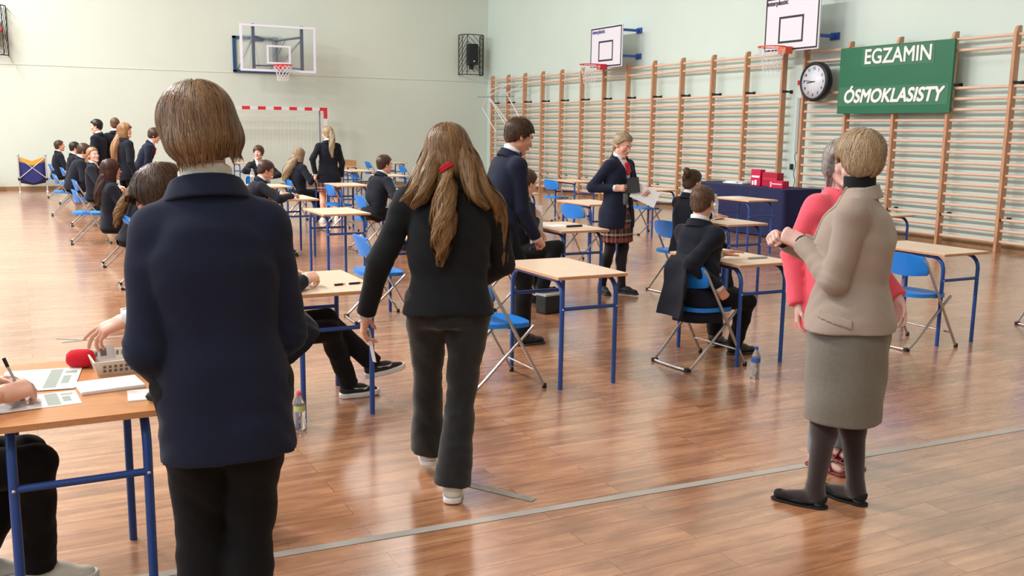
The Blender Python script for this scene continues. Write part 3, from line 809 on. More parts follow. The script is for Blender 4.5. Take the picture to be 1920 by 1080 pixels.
HM = {'brown': hair_mat('light_brown_hair', (84, 60, 42), (156, 122, 88)),
      'dbrown': hair_mat('dark_brown_hair', (44, 30, 22), (92, 66, 48)),
      'lbrown': hair_mat('honey_brown_hair', (76, 53, 36), (164, 126, 84)),
      'black': hair_mat('black_hair', (18, 16, 16), (48, 40, 38)),
      'blond': hair_mat('blond_hair', (126, 100, 72), (206, 180, 146)),
      'ginger': hair_mat('long_strawberry_hair', (124, 88, 58), (190, 150, 108)),
      'ash': hair_mat('ash_blond_hair', (124, 104, 78), (196, 176, 146)),
      'grey': hair_mat('grey_hair', (112, 106, 104), (196, 190, 186)),
      'short': hair_mat('cropped_brown_hair', (70, 52, 40), (120, 92, 70)),
      'dark2': hair_mat('dark_auburn_hair', (40, 24, 20), (88, 56, 44))}
def skin(name, c):
    m = mat(name, c, .5, 0, .4, noise=(18, .05), bump=(140, .0004))
    m.node_tree.nodes['Principled BSDF'].inputs['Subsurface Weight'].default_value = .08
    m.node_tree.nodes['Principled BSDF'].inputs['Subsurface Radius'].default_value = (.02, .008, .004)
    M[name] = m; return name
skin('skin', (228, 176, 154)); skin('skin2', (216, 160, 134)); skin('skin3', (220, 180, 168))
def cloth(name, c, b=(350, .0006), n=(6, .10), rough=.9, sheen=.25):
    M[name] = mat(name, c, rough, 0, .25, noise=n, bump=b, sheen=sheen); return name
cloth('navy', (23, 29, 50), sheen=.06); cloth('navy2', (19, 23, 35), sheen=.06); cloth('blackw', (23, 25, 28), sheen=.06); cloth('trouser', (14, 14, 17), sheen=.05); cloth('denim', (34, 35, 37), n=(22, .25))
cloth('shirt', (232, 232, 236), sheen=.1); cloth('cream', (226, 220, 206), sheen=.1); cloth('taupe', (160, 144, 132), n=(3, .05), b=(500, .0005)); cloth('gskirt', (116, 112, 103), n=(60, .08))
cloth('coral', (240, 92, 110), n=(8, .06)); cloth('redtie', (196, 26, 52)); cloth('dred', (128, 24, 40)); cloth('tights', (48, 37, 37), n=(4, .12), b=(600, .0003), sheen=.5); cloth('btights', (26, 25, 28)); cloth('greyleg', (128, 134, 142))
M['shoe_b'] = mat('black_leather', (22, 22, 24), .4, bump=(60, .0005)); M['shoe_s'] = mat('black_suede', (20, 20, 22), .9)
M['shoe_w'] = mat('white_shoe', (226, 222, 214), .5); M['shoe_k'] = mat('black_mesh_shoe', (28, 29, 33), .7, bump=(400, .0006))
M['sole_w'] = mat('white_sole', (226, 226, 226), .5); M['sole_k'] = mat('dark_sole', (52, 50, 50), .7); M['maroon'] = mat('maroon_strap', (112, 30, 40), .5)
M['eye'] = mat('eye_white', (228, 224, 220), .2); M['iris'] = mat('dark_iris', (58, 48, 44), .2); M['lip'] = mat('lips', (190, 110, 104), .45)
M['brow'] = mat('eyebrow', (84, 62, 50), .8); M['rim'] = mat('spectacle_rim', (60, 44, 44), .35); M['lens'] = mat('lens', (1, 1, 1), .03, trans=1, alpha=.25)
def plaid(name):
    m = bpy.data.materials.new(name); m.use_nodes = True; t = m.node_tree; b = t.nodes['Principled BSDF']; L = t.links.new
    tc = nd(t, 'ShaderNodeTexCoord'); sp = nd(t, 'ShaderNodeSeparateXYZ'); L(tc.outputs['Object'], sp.inputs[0])
    an = nd(t, 'ShaderNodeMath', operation='ARCTAN2'); L(sp.outputs['Y'], an.inputs[0]); L(sp.outputs['X'], an.inputs[1])
    def stripes(src, freq, ph, th):
        a = nd(t, 'ShaderNodeMath', operation='MULTIPLY_ADD'); a.inputs[1].default_value = freq; a.inputs[2].default_value = ph; L(src, a.inputs[0])
        f = nd(t, 'ShaderNodeMath', operation='FRACT'); L(a.outputs[0], f.inputs[0])
        c = nd(t, 'ShaderNodeMath', operation='LESS_THAN'); c.inputs[1].default_value = th; L(f.outputs[0], c.inputs[0]); return c.outputs[0]
    z = sp.outputs['Z']; cur = srgb(42, 34, 36); prev = None
    for src, fr, ph, th, col, w in ((z, 7.5, .1, .30, (150, 64, 70), .85), (an.outputs[0], 2.2, .2, .35, (120, 96, 84), .45), (an.outputs[0], 2.2, .75, .1, (190, 160, 140), .5), (z, 7.5, .62, .14, (186, 160, 146), .7)):
        mx = nd(t, 'ShaderNodeMix', data_type='RGBA'); s = stripes(src, fr, ph, th)
        k = nd(t, 'ShaderNodeMath', operation='MULTIPLY'); k.inputs[1].default_value = w; L(s, k.inputs[0]); L(k.outputs[0], mx.inputs['Factor'])
        if prev is None: mx.inputs['A'].default_value = cur
        else: L(prev, mx.inputs['A'])
        mx.inputs['B'].default_value = srgb(*col); prev = mx.outputs['Result']
    L(prev, b.inputs['Base Color']); b.inputs['Roughness'].default_value = .9; M[name] = m
plaid('plaid')

# ------------------------------------------------------------------ hands
POSES = {  # curl (deg, three joints) per finger index..little, spread, thumb (out, down)
 'relax': ([(18, 28, 18), (24, 32, 20), (30, 36, 22), (36, 38, 24)], .10, (.55, -.35, 20)),
 'flat': ([(6, 8, 4), (8, 8, 4), (10, 10, 5), (12, 12, 6)], .16, (.75, -.15, 8)),
 'hold': ([(42, 48, 26), (46, 52, 28), (52, 54, 30), (58, 56, 32)], .06, (.35, -.75, 28)),
 'fist': ([(70, 80, 45), (74, 84, 45), (78, 84, 45), (80, 84, 45)], .03, (.25, -.65, 45)),
 'pinch': ([(38, 42, 18), (48, 52, 26), (56, 56, 30), (60, 58, 32)], .05, (.30, -.70, 22)),
 'point': ([(10, 14, 8), (20, 26, 14), (30, 34, 20), (34, 38, 22)], .08, (.45, -.5, 14))}
def hand_fn(side, pose, s=1.0):
    """side +1: thumb towards +x.  wrist at origin, fingers +y, back of the hand +z"""
    curls, spread, th = POSES[pose]
    segs = []
    X = [.029, .010, -.010, -.028]; Ls = [(.040, .025, .020), (.045, .028, .021), (.042, .026, .020), (.033, .020, .018)]
    Rr = [(.0092, .0080, .0072, .0062), (.0095, .0082, .0074, .0063), (.0090, .0078, .0070, .0060), (.0080, .0069, .0062, .0054)]
    for i in range(4):
        p = np.array([X[i]*side, .088-.004*abs(i-1), 0.0]); sp = (1.5-i)*spread*side; a = 0
        for j in range(3):
            a += radians(curls[i][j]); d = np.array([sin(sp)*cos(a), cos(sp)*cos(a), -sin(a)])
            q = p+d*Ls[i][j]; segs.append((p*s, q*s, Rr[i][j]*s, Rr[i][j+1]*s)); p = q
    p = np.array([.026*side, .022, -.006]); d = nrm([th[0]*side, .75, th[1]]); ax = nrm(np.cross(d, [0, 0, 1.]))
    for j, (L, ra, rb) in enumerate(((.040, .0135, .0105), (.032, .0105, .0090), (.026, .0090, .0070))):
        q = p+d*L; segs.append((p*s, q*s, ra*s, rb*s)); p = q
        a = radians(th[2]); d = nrm(d*cos(a)+np.array([-side*sin(a)*.9, sin(a)*.2, -sin(a)*.2]))
    def fn(p):
        d = cone(p, A(.020*side, .020, 0)*s, A(.024*side, .086, .001)*s, .0150*s, .0125*s)
        d = smin(d, cone(p, A(.004*side, .010, 0)*s, A(.009*side, .088, .003)*s, .0165*s, .0125*s), .012)
        d = smin(d, cone(p, A(-.014*side, .012, 0)*s, A(-.010*side, .086, .002)*s, .0160*s, .0125*s), .012)
        d = smin(d, cone(p, A(-.022*side, .020, -.001)*s, A(-.026*side, .080, 0)*s, .0145*s, .0115*s), .012)
        d = smin(d, cone(p, A(.0, -.035, 0)*s, A(0, .015, 0)*s, .027*s, .0235*s, (A(0, 0, 1), 1.3)), .02)
        f = None
        for a, b, ra, rb in segs:
            e = cone(p, a, b, ra, rb)
            if (a is segs[12][0]): d = smin(d, e, .012*s); continue
            f = e if f is None else np.minimum(f, e)
        return smin(d, f, .0045*s)
    return fn
# ------------------------------------------------------------------ head
def head_fn(p, s=1.0, fem=0):
    p = p/s
    d = ell(p, (0, -.014, .032), (.0735, .093, .084))
    d = smin(d, ell(p, (0, .022, -.032), (.055-.002*fem, .064, .080)), .03)
    for sx in (-1, 1):
        d = smin(d, cone(p, (sx*.046, .008, -.058), (sx*.012, .066, -.098), .018-.002*fem, .016), .02)
        d = smin(d, ell(p, (sx*.036, .058, -.022), (.022, .022, .022)), .02)
        d = smax(d, -ell(p, (sx*.031, .101, .006), (.019, .018, .012)), .012)
    d = smin(d, cone(p, (-.028, .078, .024), (.028, .078, .024), .012, .012), .014)
    d = smin(d, cone(p, (0, .084, .010), (0, .107, -.026), .0075, .0105), .010)
    for sx in (-1, 1): d = smin(d, ell(p, (sx*.012, .098, -.031), (.008, .010, .007)), .006)
    d = smin(d, ell(p, (0, .086, -.053), (.021, .012, .0065)), .006)
    d = smin(d, ell(p, (0, .084, -.064), (.018, .012, .0065)), .006)
    d = smin(d, ell(p, (0, .073, -.098), (.018, .017, .016)), .014)
    for sx in (-1, 1):
        e = ell(p, (sx*.076, -.008, -.004), (.009, .020, .032), rotm(0, 0, sx*.35).astype(f32))
        e = smax(e, -ell(p, (sx*.086, -.003, .0), (.008, .011, .018)), .006)
        d = smin(d, e, .006)
    return d*s
# ------------------------------------------------------------------ hair in head space (p), returns distance
def zcut(y, pts):
    xs, zs = zip(*pts); return np.interp(y, xs, zs).astype(f32)
def hair_fn(style, p):
    x, y, z = p[..., 0], p[..., 1], p[..., 2]
    ax = np.abs(x)
    if style in ('short', 'crop', 'boyfringe', 'curls'):
        g = {'short': .016, 'crop': .007, 'boyfringe': .017, 'curls': .022}[style]
        d = ell(p, (0, -.016, .036), (.074+g, .094+g, .084+g))
        d = smin(d, ell(p, (0, -.052, -.025), (.058+g*.4, .050+g*.4, .055)), .02)
        if style == 'boyfringe': c = zcut(y, [(-.13, -.085), (-.07, -.085), (-.03, -.07), (.01, -.035), (.03, .0), (.06, .028), (.12, .030)])
        elif style == 'curls': c = zcut(y, [(-.13, -.10), (-.04, -.09), (.03, -.05), (.05, .01), (.07, .045), (.12, .045)])
        else: c = zcut(y, [(-.13, -.082), (-.07, -.08), (-.035, -.05), (-.012, -.005), (.012, -.012), (.03, .036), (.055, .068), (.12, .074)])
        return smax(d, c-z+.006*np.sin(x*160+y*90), .006)
    if style == 'bob':
        d = ell(p, (0, -.018, .034), (.090, .112, .096))
        d = smin(d, ell(p, (0, -.035, -.030), (.098, .086, .070)), .03)
        c = zcut(y, [(-.14, -.092), (-.07, -.086), (0, -.050), (.05, -.06), (.075, .02), (.09, .055), (.12, .06)])
        c = c+.02*np.sin(x*60+1)*np.sin(y*45)
        d = smax(d, c-z, .012)
        return smax(d, -(ell(p, (0, .095, -.03), (.058, .05, .085))), .01)
    if style == 'layered':       # short voluminous cut of an older woman
        d = ell(p, (0, -.020, .038), (.098, .116, .094))
        d = smin(d, ell(p, (0, -.055, -.020), (.080, .066, .066)), .03)
        c = zcut(y, [(-.14, -.078), (-.06, -.076), (-.032, -.055), (-.018, .012), (.014, .012), (.026, -.015), (.045, -.01), (.07, .045), (.12, .05)])
        return smax(d, c-z+.007*np.sin(x*90+y*50), .010)
    if style == 'gbob':
        d = ell(p, (0, -.014, .034), (.098, .112, .092)); d = smin(d, ell(p, (0, -.02, -.03), (.098, .085, .075)), .03)
        c = zcut(y, [(-.14, -.10), (-.01, -.085), (.015, -.06), (.03, .0), (.05, .045), (.08, .06), (.12, .062)])
        d = smax(d, c-z, .012); return smax(d, -(ell(p, (0, .095, -.03), (.060, .05, .085))), .01)
    # base cap for tied and long hair
    g = .014 if style != 'long' else .02
    d = ell(p, (0, -.016, .034), (.0745+g, .094+g, .082+g))
    d = smin(d, ell(p, (0, -.05, -.03), (.062+g*.6, .052+g*.6, .06)), .02)
    if style == 'long':
        d = smin(d, ell(p, (0, -.02, -.05), (.094, .078, .08)), .03)
        c = zcut(y, [(-.14, -.13), (0, -.13), (.045, -.10), (.065, .0), (.085, .055), (.12, .062)])
        d = smax(d, c-z, .01); return smax(d, -(ell(p, (0, .095, -.03), (.058, .05, .088))), .01)
    c = zcut(y, [(-.14, -.085), (-.07, -.08), (-.035, -.05), (.0, .0), (.025, .03), (.05, .068), (.12, .086)])
    d = smax(d, c-z, .006)
    return d
def ribbons(P, Nn, w, tone):
    """P (N,K,3) strand points, Nn outward normals, w width"""
    N, K = P.shape[:2]
    T = np.gradient(P, axis=1); S = np.cross(T, Nn); S /= np.linalg.norm(S, axis=-1, keepdims=True)+1e-9
    taper = np.interp(np.linspace(0, 1, K), [0, .1, .8, 1], [.6, 1, .9, .25])[None, :, None]
    wv = w[:, None, None] if hasattr(w, '__len__') else w
    a = P-S*wv*taper/2; b = P+S*wv*taper/2
    V = np.stack([a, b], 2).reshape(-1, 3)
    i = (np.arange(N)[:, None]*K+np.arange(K-1)[None, :]).ravel()*2
    Q = np.stack([i, i+1, i+3, i+2], 1)
    return V, Q, np.repeat(tone, K*2)
def sprof(t, prof):
    xs, ys = zip(*prof); g = np.linspace(-.6, .6, 481); v = np.interp(g, xs, ys)
    k = np.hanning(27); k /= k.sum(); v = np.convolve(np.pad(v, 13, mode='edge'), k, 'valid')
    return np.interp(t, g, v).astype(f32)
# ------------------------------------------------------------------ the person builder
def person(label, loc, face, h, group=None, cat='person', pel=None, lean=0, side=0, twist=0, head=(0, 0, 0), bw=1.0, res=1.0,
           feet=None, knees=None, hands=None, top=None, bottom=None, shoes='leather', hair=('short', 'brown'), skin_='skin', fem=0,
           collar='shirt', tie=None, spec=True, strands=0, tails=(), drape=None, neckf=0, glasses=False, seated=False, shd=(.160, .428), name='person', extra=None, hairw=.003):
    """loc world (x, y); face: heading in degrees clockwise from +Y; targets in world coordinates"""
    s = h/1.70; rz = -radians(face)
    e = empty(name, (loc[0], loc[1], 0), rz, label, cat, group)
    ci, si = cos(-rz), sin(-rz)
    def W(p): dx, dy = p[0]-loc[0], p[1]-loc[1]; return np.array([dx*ci-dy*si, dx*si+dy*ci, p[2]])
    def WD(v): return nrm([v[0]*ci-v[1]*si, v[0]*si+v[1]*ci, v[2]])
    Pv = W(pel) if pel is not None else np.array([0, 0, .535*h])
    R = rotm(-radians(lean), radians(side), 0)      # torso frame: columns right, forward, up
    tw = radians(twist)
    rs = np.array([[cos(tw), -sin(tw), 0], [sin(tw), cos(tw), 0], [0, 0, 1]])
    Rt = R@rs
    tp = lambda x, y, t: Pv+R@np.array([0, 0, t*s])+Rt@np.array([x*s*bw, y*s, 0])
    Nk = tp(0, -.012, .50)
    Rh = rotm(0, 0, radians(head[0]))@rotm(-radians(head[1]), 0, 0)@rotm(0, radians(head[2]), 0)
    nd_ = nrm(R[:, 2]*.6+np.array([0, .15+neckf, 1])*.4+Rh[:, 2]*.5)
    Hc = Nk+nd_*.150*s+Rh@np.array([0, .018, 0])*s
    Rh32 = Rh.astype(f32)
    sh = {k: tp(sx*shd[0], -.008, shd[1]) for k, sx in (('L', -1), ('R', 1))}
    hp = {k: Pv+np.array([sx*.088*s*bw, 0, -.02*s]) for k, sx in (('L', -1), ('R', 1))}
    # arms
    arms = {}
    for k, sx in (('L', -1), ('R', 1)):
        hd = (hands or {}).get(k) or {}
        if 'w' in hd: wt = W(hd['w'])
        elif 'wl' in hd: wt = sh[k]+np.array(hd['wl'])*s
        else: wt = sh[k]+np.array([sx*.07, .06, -.53])*s
        hint = WD(hd['hint']) if 'hint' in hd else np.array([sx*.5, -1, -.1])
        el, wt = ik(sh[k], wt, .298*s, .262*s, hint)
        fd = nrm(wt-el)
        hdir = nrm(WD(hd['dir'])+.55*fd) if 'dir' in hd else nrm(fd+np.array([0, .12, -.25]))
        hn = WD(hd['back']) if 'back' in hd else nrm(np.array([sx, .15, .1]))
        hn = nrm(hn-hdir*(hn@hdir)); hx = np.cross(hdir, hn)
        arms[k] = (sh[k], el, wt, hdir, hn, hx, hd.get('pose', 'relax'))
    legs = {}
    for k, sx in (('L', -1), ('R', 1)):
        ft = (feet or {}).get(k)
        if ft is None: fp = np.array([sx*.10*s, .0, 0]); fyaw = sx*-8; fpit = 0
        else: fp = W(ft[:3]); fyaw = -ft[3]-degrees_(rz); fpit = ft[4] if len(ft) > 4 else 0
        Rf = rotm(0, 0, radians(fyaw))@rotm(radians(fpit), 0, 0)
        an = fp+Rf@np.array([0, -.01, .085])*s
        hint = WD(knees[k]) if knees and k in knees else np.array([sx*.05, 1, .35 if seated else 0])
        kn, an = ik(hp[k], an, .415*s, .398*s, hint)
        legs[k] = (hp[k], kn, an, Rf, an-Rf@np.array([0, -.01, .085])*s)
    # ---------- torso distance field
    def torso(p, prof_x, prof_y, ex=2.3):
        q = (p-Pv.astype(f32))@R.astype(f32); t = q[..., 2]/s
        a = tw*np.clip(t/.45, 0, 1); ca, sa = np.cos(a), np.sin(a)
        x = (q[..., 0]*ca+q[..., 1]*sa)/s; y = (-q[..., 0]*sa+q[..., 1]*ca)/s
        rx = sprof(t, prof_x)*bw; ry = sprof(t, prof_y)
        y = y+.012*np.clip(t-.1, 0, .4)/.4
        k = (np.abs(x/rx)**ex+np.abs(y/ry)**ex)**(1/ex)
        return (k-1)*np.minimum(rx, ry)*s*.9, x, y, t
    bx = [(-.12, .120), (0, .138), (.15, .122), (.30, .150), (.41, .155), (.46, .12), (.50, .062)]
    by = [(-.12, .065), (0, .074), (.15, .080), (.30, .112), (.41, .10), (.46, .075), (.50, .056)]
    bare = (bottom or {}).get('legs')        # material of visible legs
    def body(p):
        d, x, y, t = torso(p, bx, by); d = smax(d, (np.abs(t-.19)-.31)*s, .02)
        for k in 'LR':
            a, el, wt = arms[k][:3]; d = smin(d, cone(p, a, el, .045*s, .037*s), .03); d = smin(d, cone(p, el, wt, .037*s, .026*s), .01)
            a, kn, an = legs[k][:3]
            if bare:
                d = smin(d, cone(p, a, kn, .076*s, .052*s), .03); calf = kn+(an-kn)*.33+legs[k][3]@np.array([0, -.02, 0])*s
                d = smin(d, cone(p, kn, calf, .050*s, .054*s), .02); d = smin(d, cone(p, calf, an, .052*s, .034*s), .02)
                f0 = legs[k][4]; Rf = legs[k][3]
                d = smin(d, cone(p, an, f0+Rf@np.array([0, -.03, .04])*s, .034*s, .03*s), .02)
                d = smin(d, cone(p, f0+Rf@np.array([0, -.02, .045])*s, f0+Rf@np.array([0, .13, .022])*s, .030*s, .020*s), .02)
            else:
                d = smin(d, cone(p, a, kn, .060*s, .042*s), .03); d = smin(d, cone(p, kn, an, .042*s, .030*s), .01)
        d = smin(d, cone(p, Nk, Hc+Rh@np.array([0, -.022, -.03])*s, .056*s*(1-.1*fem), .050*s*(1-.08*fem)), .03)
        return d
    def headf(p):
        d = head_fn((p-Hc.astype(f32))@Rh32, s, fem)
        return smin(d, cone(p, Nk, Hc+Rh@np.array([0, -.022, -.03])*s, .056*s*(1-.1*fem), .050*s*(1-.08*fem)), .02)
    allp = [Pv, Nk]+[v for k in 'LR' for v in arms[k][:3]]+[v for k in 'LR' for v in legs[k][:3]]+[legs[k][4]+legs[k][3]@np.array([0, .16, 0]) for k in 'LR']
    lo, hi = bounds(allp, .13*s)
    parts = [(body, lo, hi, (.013 if bare else .017)*max(1, res*.8), 0)]
    lo, hi = bounds([Hc], .135*s); lo[2] -= .04*s
    parts.append((headf, lo, hi, .0048*res, 0))
    for k, sx in (('L', -1), ('R', 1)):
        a, el, wt, hdir, hn, hx, pose = arms[k]
        # right hand: back up, fingers forward -> thumb on the left (-x); hx = dir x back = body-right side
        hf = hand_fn(-sx*-1 if False else (-1 if k == 'R' else 1), pose, s*.98)
        Rm = np.stack([hx, hdir, hn], 1).astype(f32); w0 = wt.astype(f32)
        def fh(p, hf=hf, Rm=Rm, w0=w0): return hf((p-w0)@Rm)
        lo, hi = bounds([wt, wt+hdir*.1*s], .115*s)
        parts.append((fh, lo, hi, .0036*max(res, 1.0)*(1 if res < 1.6 else 1.4), 0))
    part('body', sdf_mesh('body', parts, [skin_]), None, e)
    # ---------- face details
    for sx in (-1, 1):
        c = Hc+Rh@np.array([sx*.031, .0685, .005])*s
        q = MB().lathe([(0, -.0115*s), (.008*s, -.008*s), (.0115*s, 0), (.008*s, .008*s), (.0058*s, .0098*s)], 12, axis='y')
        q.lathe([(.0058*s, .0099*s), (.004*s, .0112*s), (0, .0117*s)], 10, axis='y', mi=1)
        part('eye', q, ['eye', 'iris'], e, tuple(c), Matrix(Rh.tolist()).to_euler())
        m = MB(); pts = [Hc+Rh@np.array([sx*(.016+.030*t), .0915-.012*t*t-.004*t, .026+.006*sin(pi*t*.8)])*s for t in (0, .25, .5, .75, 1)]
        part('eyebrow', m.tube(pts, [.0025*s, .0032*s, .003*s, .0025*s, .001*s], 6), 'brow', e)
    m = MB(); m.tube([Hc+Rh@np.array([x, .0985-16*x*x, -.0575+.002*abs(x)/.02])*s for x in (-.021, -.012, 0, .012, .021)], [.0015*s, .0045*s, .0055*s, .0045*s, .0015*s], 8)
    part('mouth', m, 'lip', e)
    if glasses:
        g = MB()
        for sx in (-1, 1):
            g.tube([Hc+Rh@np.array([sx*.033+.025*cos(a), .112, .002+.019*sin(a)])*s for a in [2*pi*i/20 for i in range(20)]], .0022*s, 6, closed=True)
            g.tube([Hc+Rh@np.array(v)*s for v in ((sx*.058, .112, .006), (sx*.078, .06, .006), (sx*.082, -.005, .004))], .002*s, 6)
        g.tube([Hc+Rh@np.array(v)*s for v in ((-.008, .114, .006), (.008, .114, .006))], .002*s, 6)
        part('glasses', g, 'rim', e)
    # ---------- legs wear
    if bottom:
        mt = bottom['mat']
        if bottom['kind'] == 'trousers':
            fl = bottom.get('flare', .060); th = bottom.get('thigh', .088)
            def tr(p):
                d, x, y, t = torso(p, [(-.14, .13), (-.06, .165), (0, .168), (.12, .156), (.2, .15)], [(-.14, .10), (-.06, .125), (0, .124), (.12, .118), (.2, .112)]); d = smax(d, (np.abs(t-.03)-.145)*s, .02)
                for k in 'LR':
                    a, kn, an, Rf, f0 = legs[k]; l = nrm(an-kn)
                    e_ = smin(cone(p, a, kn, th*s*bw, .064*s), cone(p, kn, an-l*-.02*s, .064*s, fl*s), .02)
                    e_ = smax(e_, ((p-an.astype(f32))@l.astype(f32))-.012*s, .004)
                    d = smin(d, e_, .022*s)
                return d+fold(p, 38, .0045*s, 1.0)+fold(p, 90, .0018*s, 2.0)
            lo, hi = bounds([Pv]+[v for k in 'LR' for v in legs[k][:3]], .14*s)
            part('trousers', sdf_mesh('trousers', [(tr, lo, hi, .0105*res, 0)], [mt]), None, e)
        else:
            Ls = bottom['len']; fl = bottom.get('flare', .05); seat_ = seated
            top_t = .16
            def sk(p):
                q = (p-Pv.astype(f32)); z = q[..., 2]/s
                u = np.clip((top_t-z)/(top_t+Ls), 0, 1)
                an_ = np.arctan2(q[..., 1], q[..., 0]); pl = bottom.get('pleat', 0)*np.sin(an_*26)*u
                rx = np.interp(z, [-Ls, -.12, 0, .08, .16], [.155+fl, .178+fl*.3, .172, .15, .135]).astype(f32)*bw; ry = np.interp(z, [-Ls, -.12, 0, .08, .16], [.105+fl*.9+bottom.get('deep', 0), .134+fl*.3+bottom.get('deep', 0), .130+bottom.get('deep', 0)*.6, .11, .10]).astype(f32)
                k = (np.abs(q[..., 0]/s/rx)**2.2+np.abs(q[..., 1]/s/ry)**2.2)**(1/2.2)
                d = (k-1)*np.minimum(rx, ry)*s*.95+pl*s
                d = smax(d, (-Ls-z)*s, .004); d = smax(d, (z-top_t)*s, .01)
                if bottom.get('slit'):
                    x0 = bottom['slit']; d = np.maximum(d, -(np.maximum(np.abs(q[..., 0]-x0)-(np.clip((-Ls+.085-z)*.28, 0, 1)-np.where(z > -Ls+.085, .03, 0))*s, q[..., 1])))
                return d+fold(p, 30, .004*s, .7)
            if seated:
                def sk(p, tr_=None):
                    d, x, y, t = torso(p, [(-.14, .13), (0, .175), (.12, .145)], [(-.14, .10), (0, .128), (.12, .105)]); d = smax(d, (np.abs(t)-.115)*s, .02)
                    for k in 'LR': a, kn = legs[k][:2]; d = smin(d, cone(p, a, a+(kn-a)*.92, .095*s, .085*s), .06*s)
                    return d+fold(p, 60, .003*s)
            lo, hi = bounds([Pv+np.array([0, 0, .12*s]), Pv-np.array([0, 0, Ls*s])]+([legs[k][1] for k in 'LR'] if seated else []), .25*s)
            part('skirt', sdf_mesh('skirt', [(sk, lo, hi, .0085*res, 0)], [mt]), None, e)
        if bottom.get('tights'):
            def ti(p):
                d = None
                for k in 'LR':
                    a, kn, an, Rf, f0 = legs[k]; calf = kn+(an-kn)*.33+Rf@np.array([0, -.02, 0])*s
                    q = smin(cone(p, a, kn, .080*s, .056*s), cone(p, kn, calf, .054*s, .058*s), .02); q = smin(q, cone(p, calf, an, .056*s, .038*s), .02)
                    q = smin(q, cone(p, an, f0+Rf@np.array([0, -.03, .04])*s, .038*s, .034*s), .02)
                    q = smin(q, cone(p, f0+Rf@np.array([0, -.02, .048])*s, f0+Rf@np.array([0, .13, .026])*s, .033*s, .023*s), .02)
                    d = q if d is None else np.minimum(d, q)
                return d
            lo, hi = bounds([v for k in 'LR' for v in legs[k][:3]]+[legs[k][4]+legs[k][3]@np.array([0, .14, 0]) for k in 'LR'], .1*s)
            part('tights', sdf_mesh('tights', [(ti, lo, hi, .010*res, 0)], [bottom['tights']]), None, e)
    # ---------- shoes
    for k in 'LR':
        a, kn, an, Rf, f0 = legs[k]; Rf32 = Rf.astype(f32)
        um, sm, hgt = {'leather': ('shoe_b', 'sole_k', .016), 'white': ('shoe_w', 'sole_w', .026), 'nike': ('shoe_k', 'sole_w', .032), 'flat': ('shoe_s', 'shoe_s', .008), 'black': ('shoe_k', 'sole_k', .022), 'sandal': ('maroon', 'maroon', .014)}[shoes]
        def up(p):
            q = (p-f0.astype(f32))@Rf32/s; z0 = hgt
            d = cone(q, (0, -.030, .045), (0, .06, .042), .038, .036); d = smin(d, cone(q, (0, .05, .036), (0, .145, .028), .038, .028, (A(0, 0, 1), 1.15)), .03)
            if shoes == 'flat':
                d = smax(d, q[..., 2]-np.interp(q[..., 1], [-.08, -.05, .0, .08, .12, .2], [.062, .055, .026, .026, .045, .05]).astype(f32), .004)
            else:
                d = smin(d, cone(q, (0, -.022, .05), (0, -.028, .095 if shoes != 'leather' else .085), .037, .038), .025)
            d = smax(d, z0-q[..., 2], .003)
            return d*s
        def so(p):
            q = (p-f0.astype(f32))@Rf32/s; q2 = q*A(1, 1, 0)
            d = cone(q2, (0, -.032, 0), (0, .06, 0), .038, .036); d = smin(d, cone(q2, (0, .05, 0), (0, .145, 0), .038, .036), .03)
            up_ = .010*np.clip((q[..., 1]-.10)/.09, 0, 1)**1.5 if shoes in ('nike', 'white') else 0
            return smax(d-.004, np.abs(q[..., 2]-up_-hgt/2)-hgt/2, .004)*s
        lo, hi = bounds([f0, f0+Rf@np.array([0, .15, 0])*s, f0+Rf@np.array([0, 0, .06])*s], .075*s)
        hr = .0055*max(1, res*.9)
        if shoes == 'sandal':
            m = MB()
            loc_ = lambda v: tuple(f0+Rf@np.array(v)*s)
            for ya, yb, zz in ((.05, .10, .05), (.10, .05, .05), (.0, .06, .075)): m.tube([loc_((.036, ya, .012)), loc_((.018, (ya+yb)/2, zz)), loc_((-.018, (ya+yb)/2, zz)), loc_((-.036, yb, .012))], .006*s, 6, rx=1.6)
            m.tube([loc_((.034*cos(a_), -.02+.035*sin(a_), .085)) for a_ in [2*pi*i/12 for i in range(12)]], .005*s, 6, closed=True)
            sh_o = part('shoe', m, um, e)
        else:
            sh_o = part('shoe', sdf_mesh('shoe', [(up, lo, hi, hr, 0)], [um]), None, e)
        part('sole', sdf_mesh('sole', [(so, lo, hi, hr, 0)], [sm]), None, sh_o)
        if shoes in ('nike', 'white') and res <= 1.3:
            g = MB(); loc_ = lambda v: f0+Rf@np.array(v)*s
            for i in range(4): g.tube([loc_((.022*sx_, .035+.022*i, .066-.010*i+(.006 if sx_ == 0 else 0))) for sx_ in (-1, 0, 1)], .0025*s, 5)
            part('lace', g, 'sole_w' if shoes == 'white' else 'shoe_b', sh_o)
        if shoes == 'nike':
            for sx in (-1, 1):
                out = []; lowr = []
                for i in range(9):
                    t = i/8; y = .105-.14*t; zt = .048+.016*t**2*1.0; th_ = .010*sin(pi*min(t*1.15, 1))**.8*(1-.55*t)
                    yy = y; xx = np.interp(yy, [-.05, 0, .06, .11], [.0365, .0375, .0385, .0372])+.0022
                    zc_ = .046+.030*t*t+(.022*(1-t)**6)
                    out.append(loc_((sx*(xx-.35*max(0, zc_-.045)), yy, zc_+th_))); lowr.append(loc_((sx*(xx-.35*max(0, zc_-.045)), yy, zc_-th_)))
                g = MB(); n_ = len(out); g.add(out+lowr, [[i, i+1, n_+i+1, n_+i] for i in range(n_-1)], 0, False)
                g.add([v+Rf@np.array([sx*.002, 0, 0]) for v in out+lowr], [[i, i+1, n_+i+1, n_+i] for i in range(n_-1)], 0, False)
                part('swoosh', g, 'sole_w', sh_o, label='white curved tick mark')
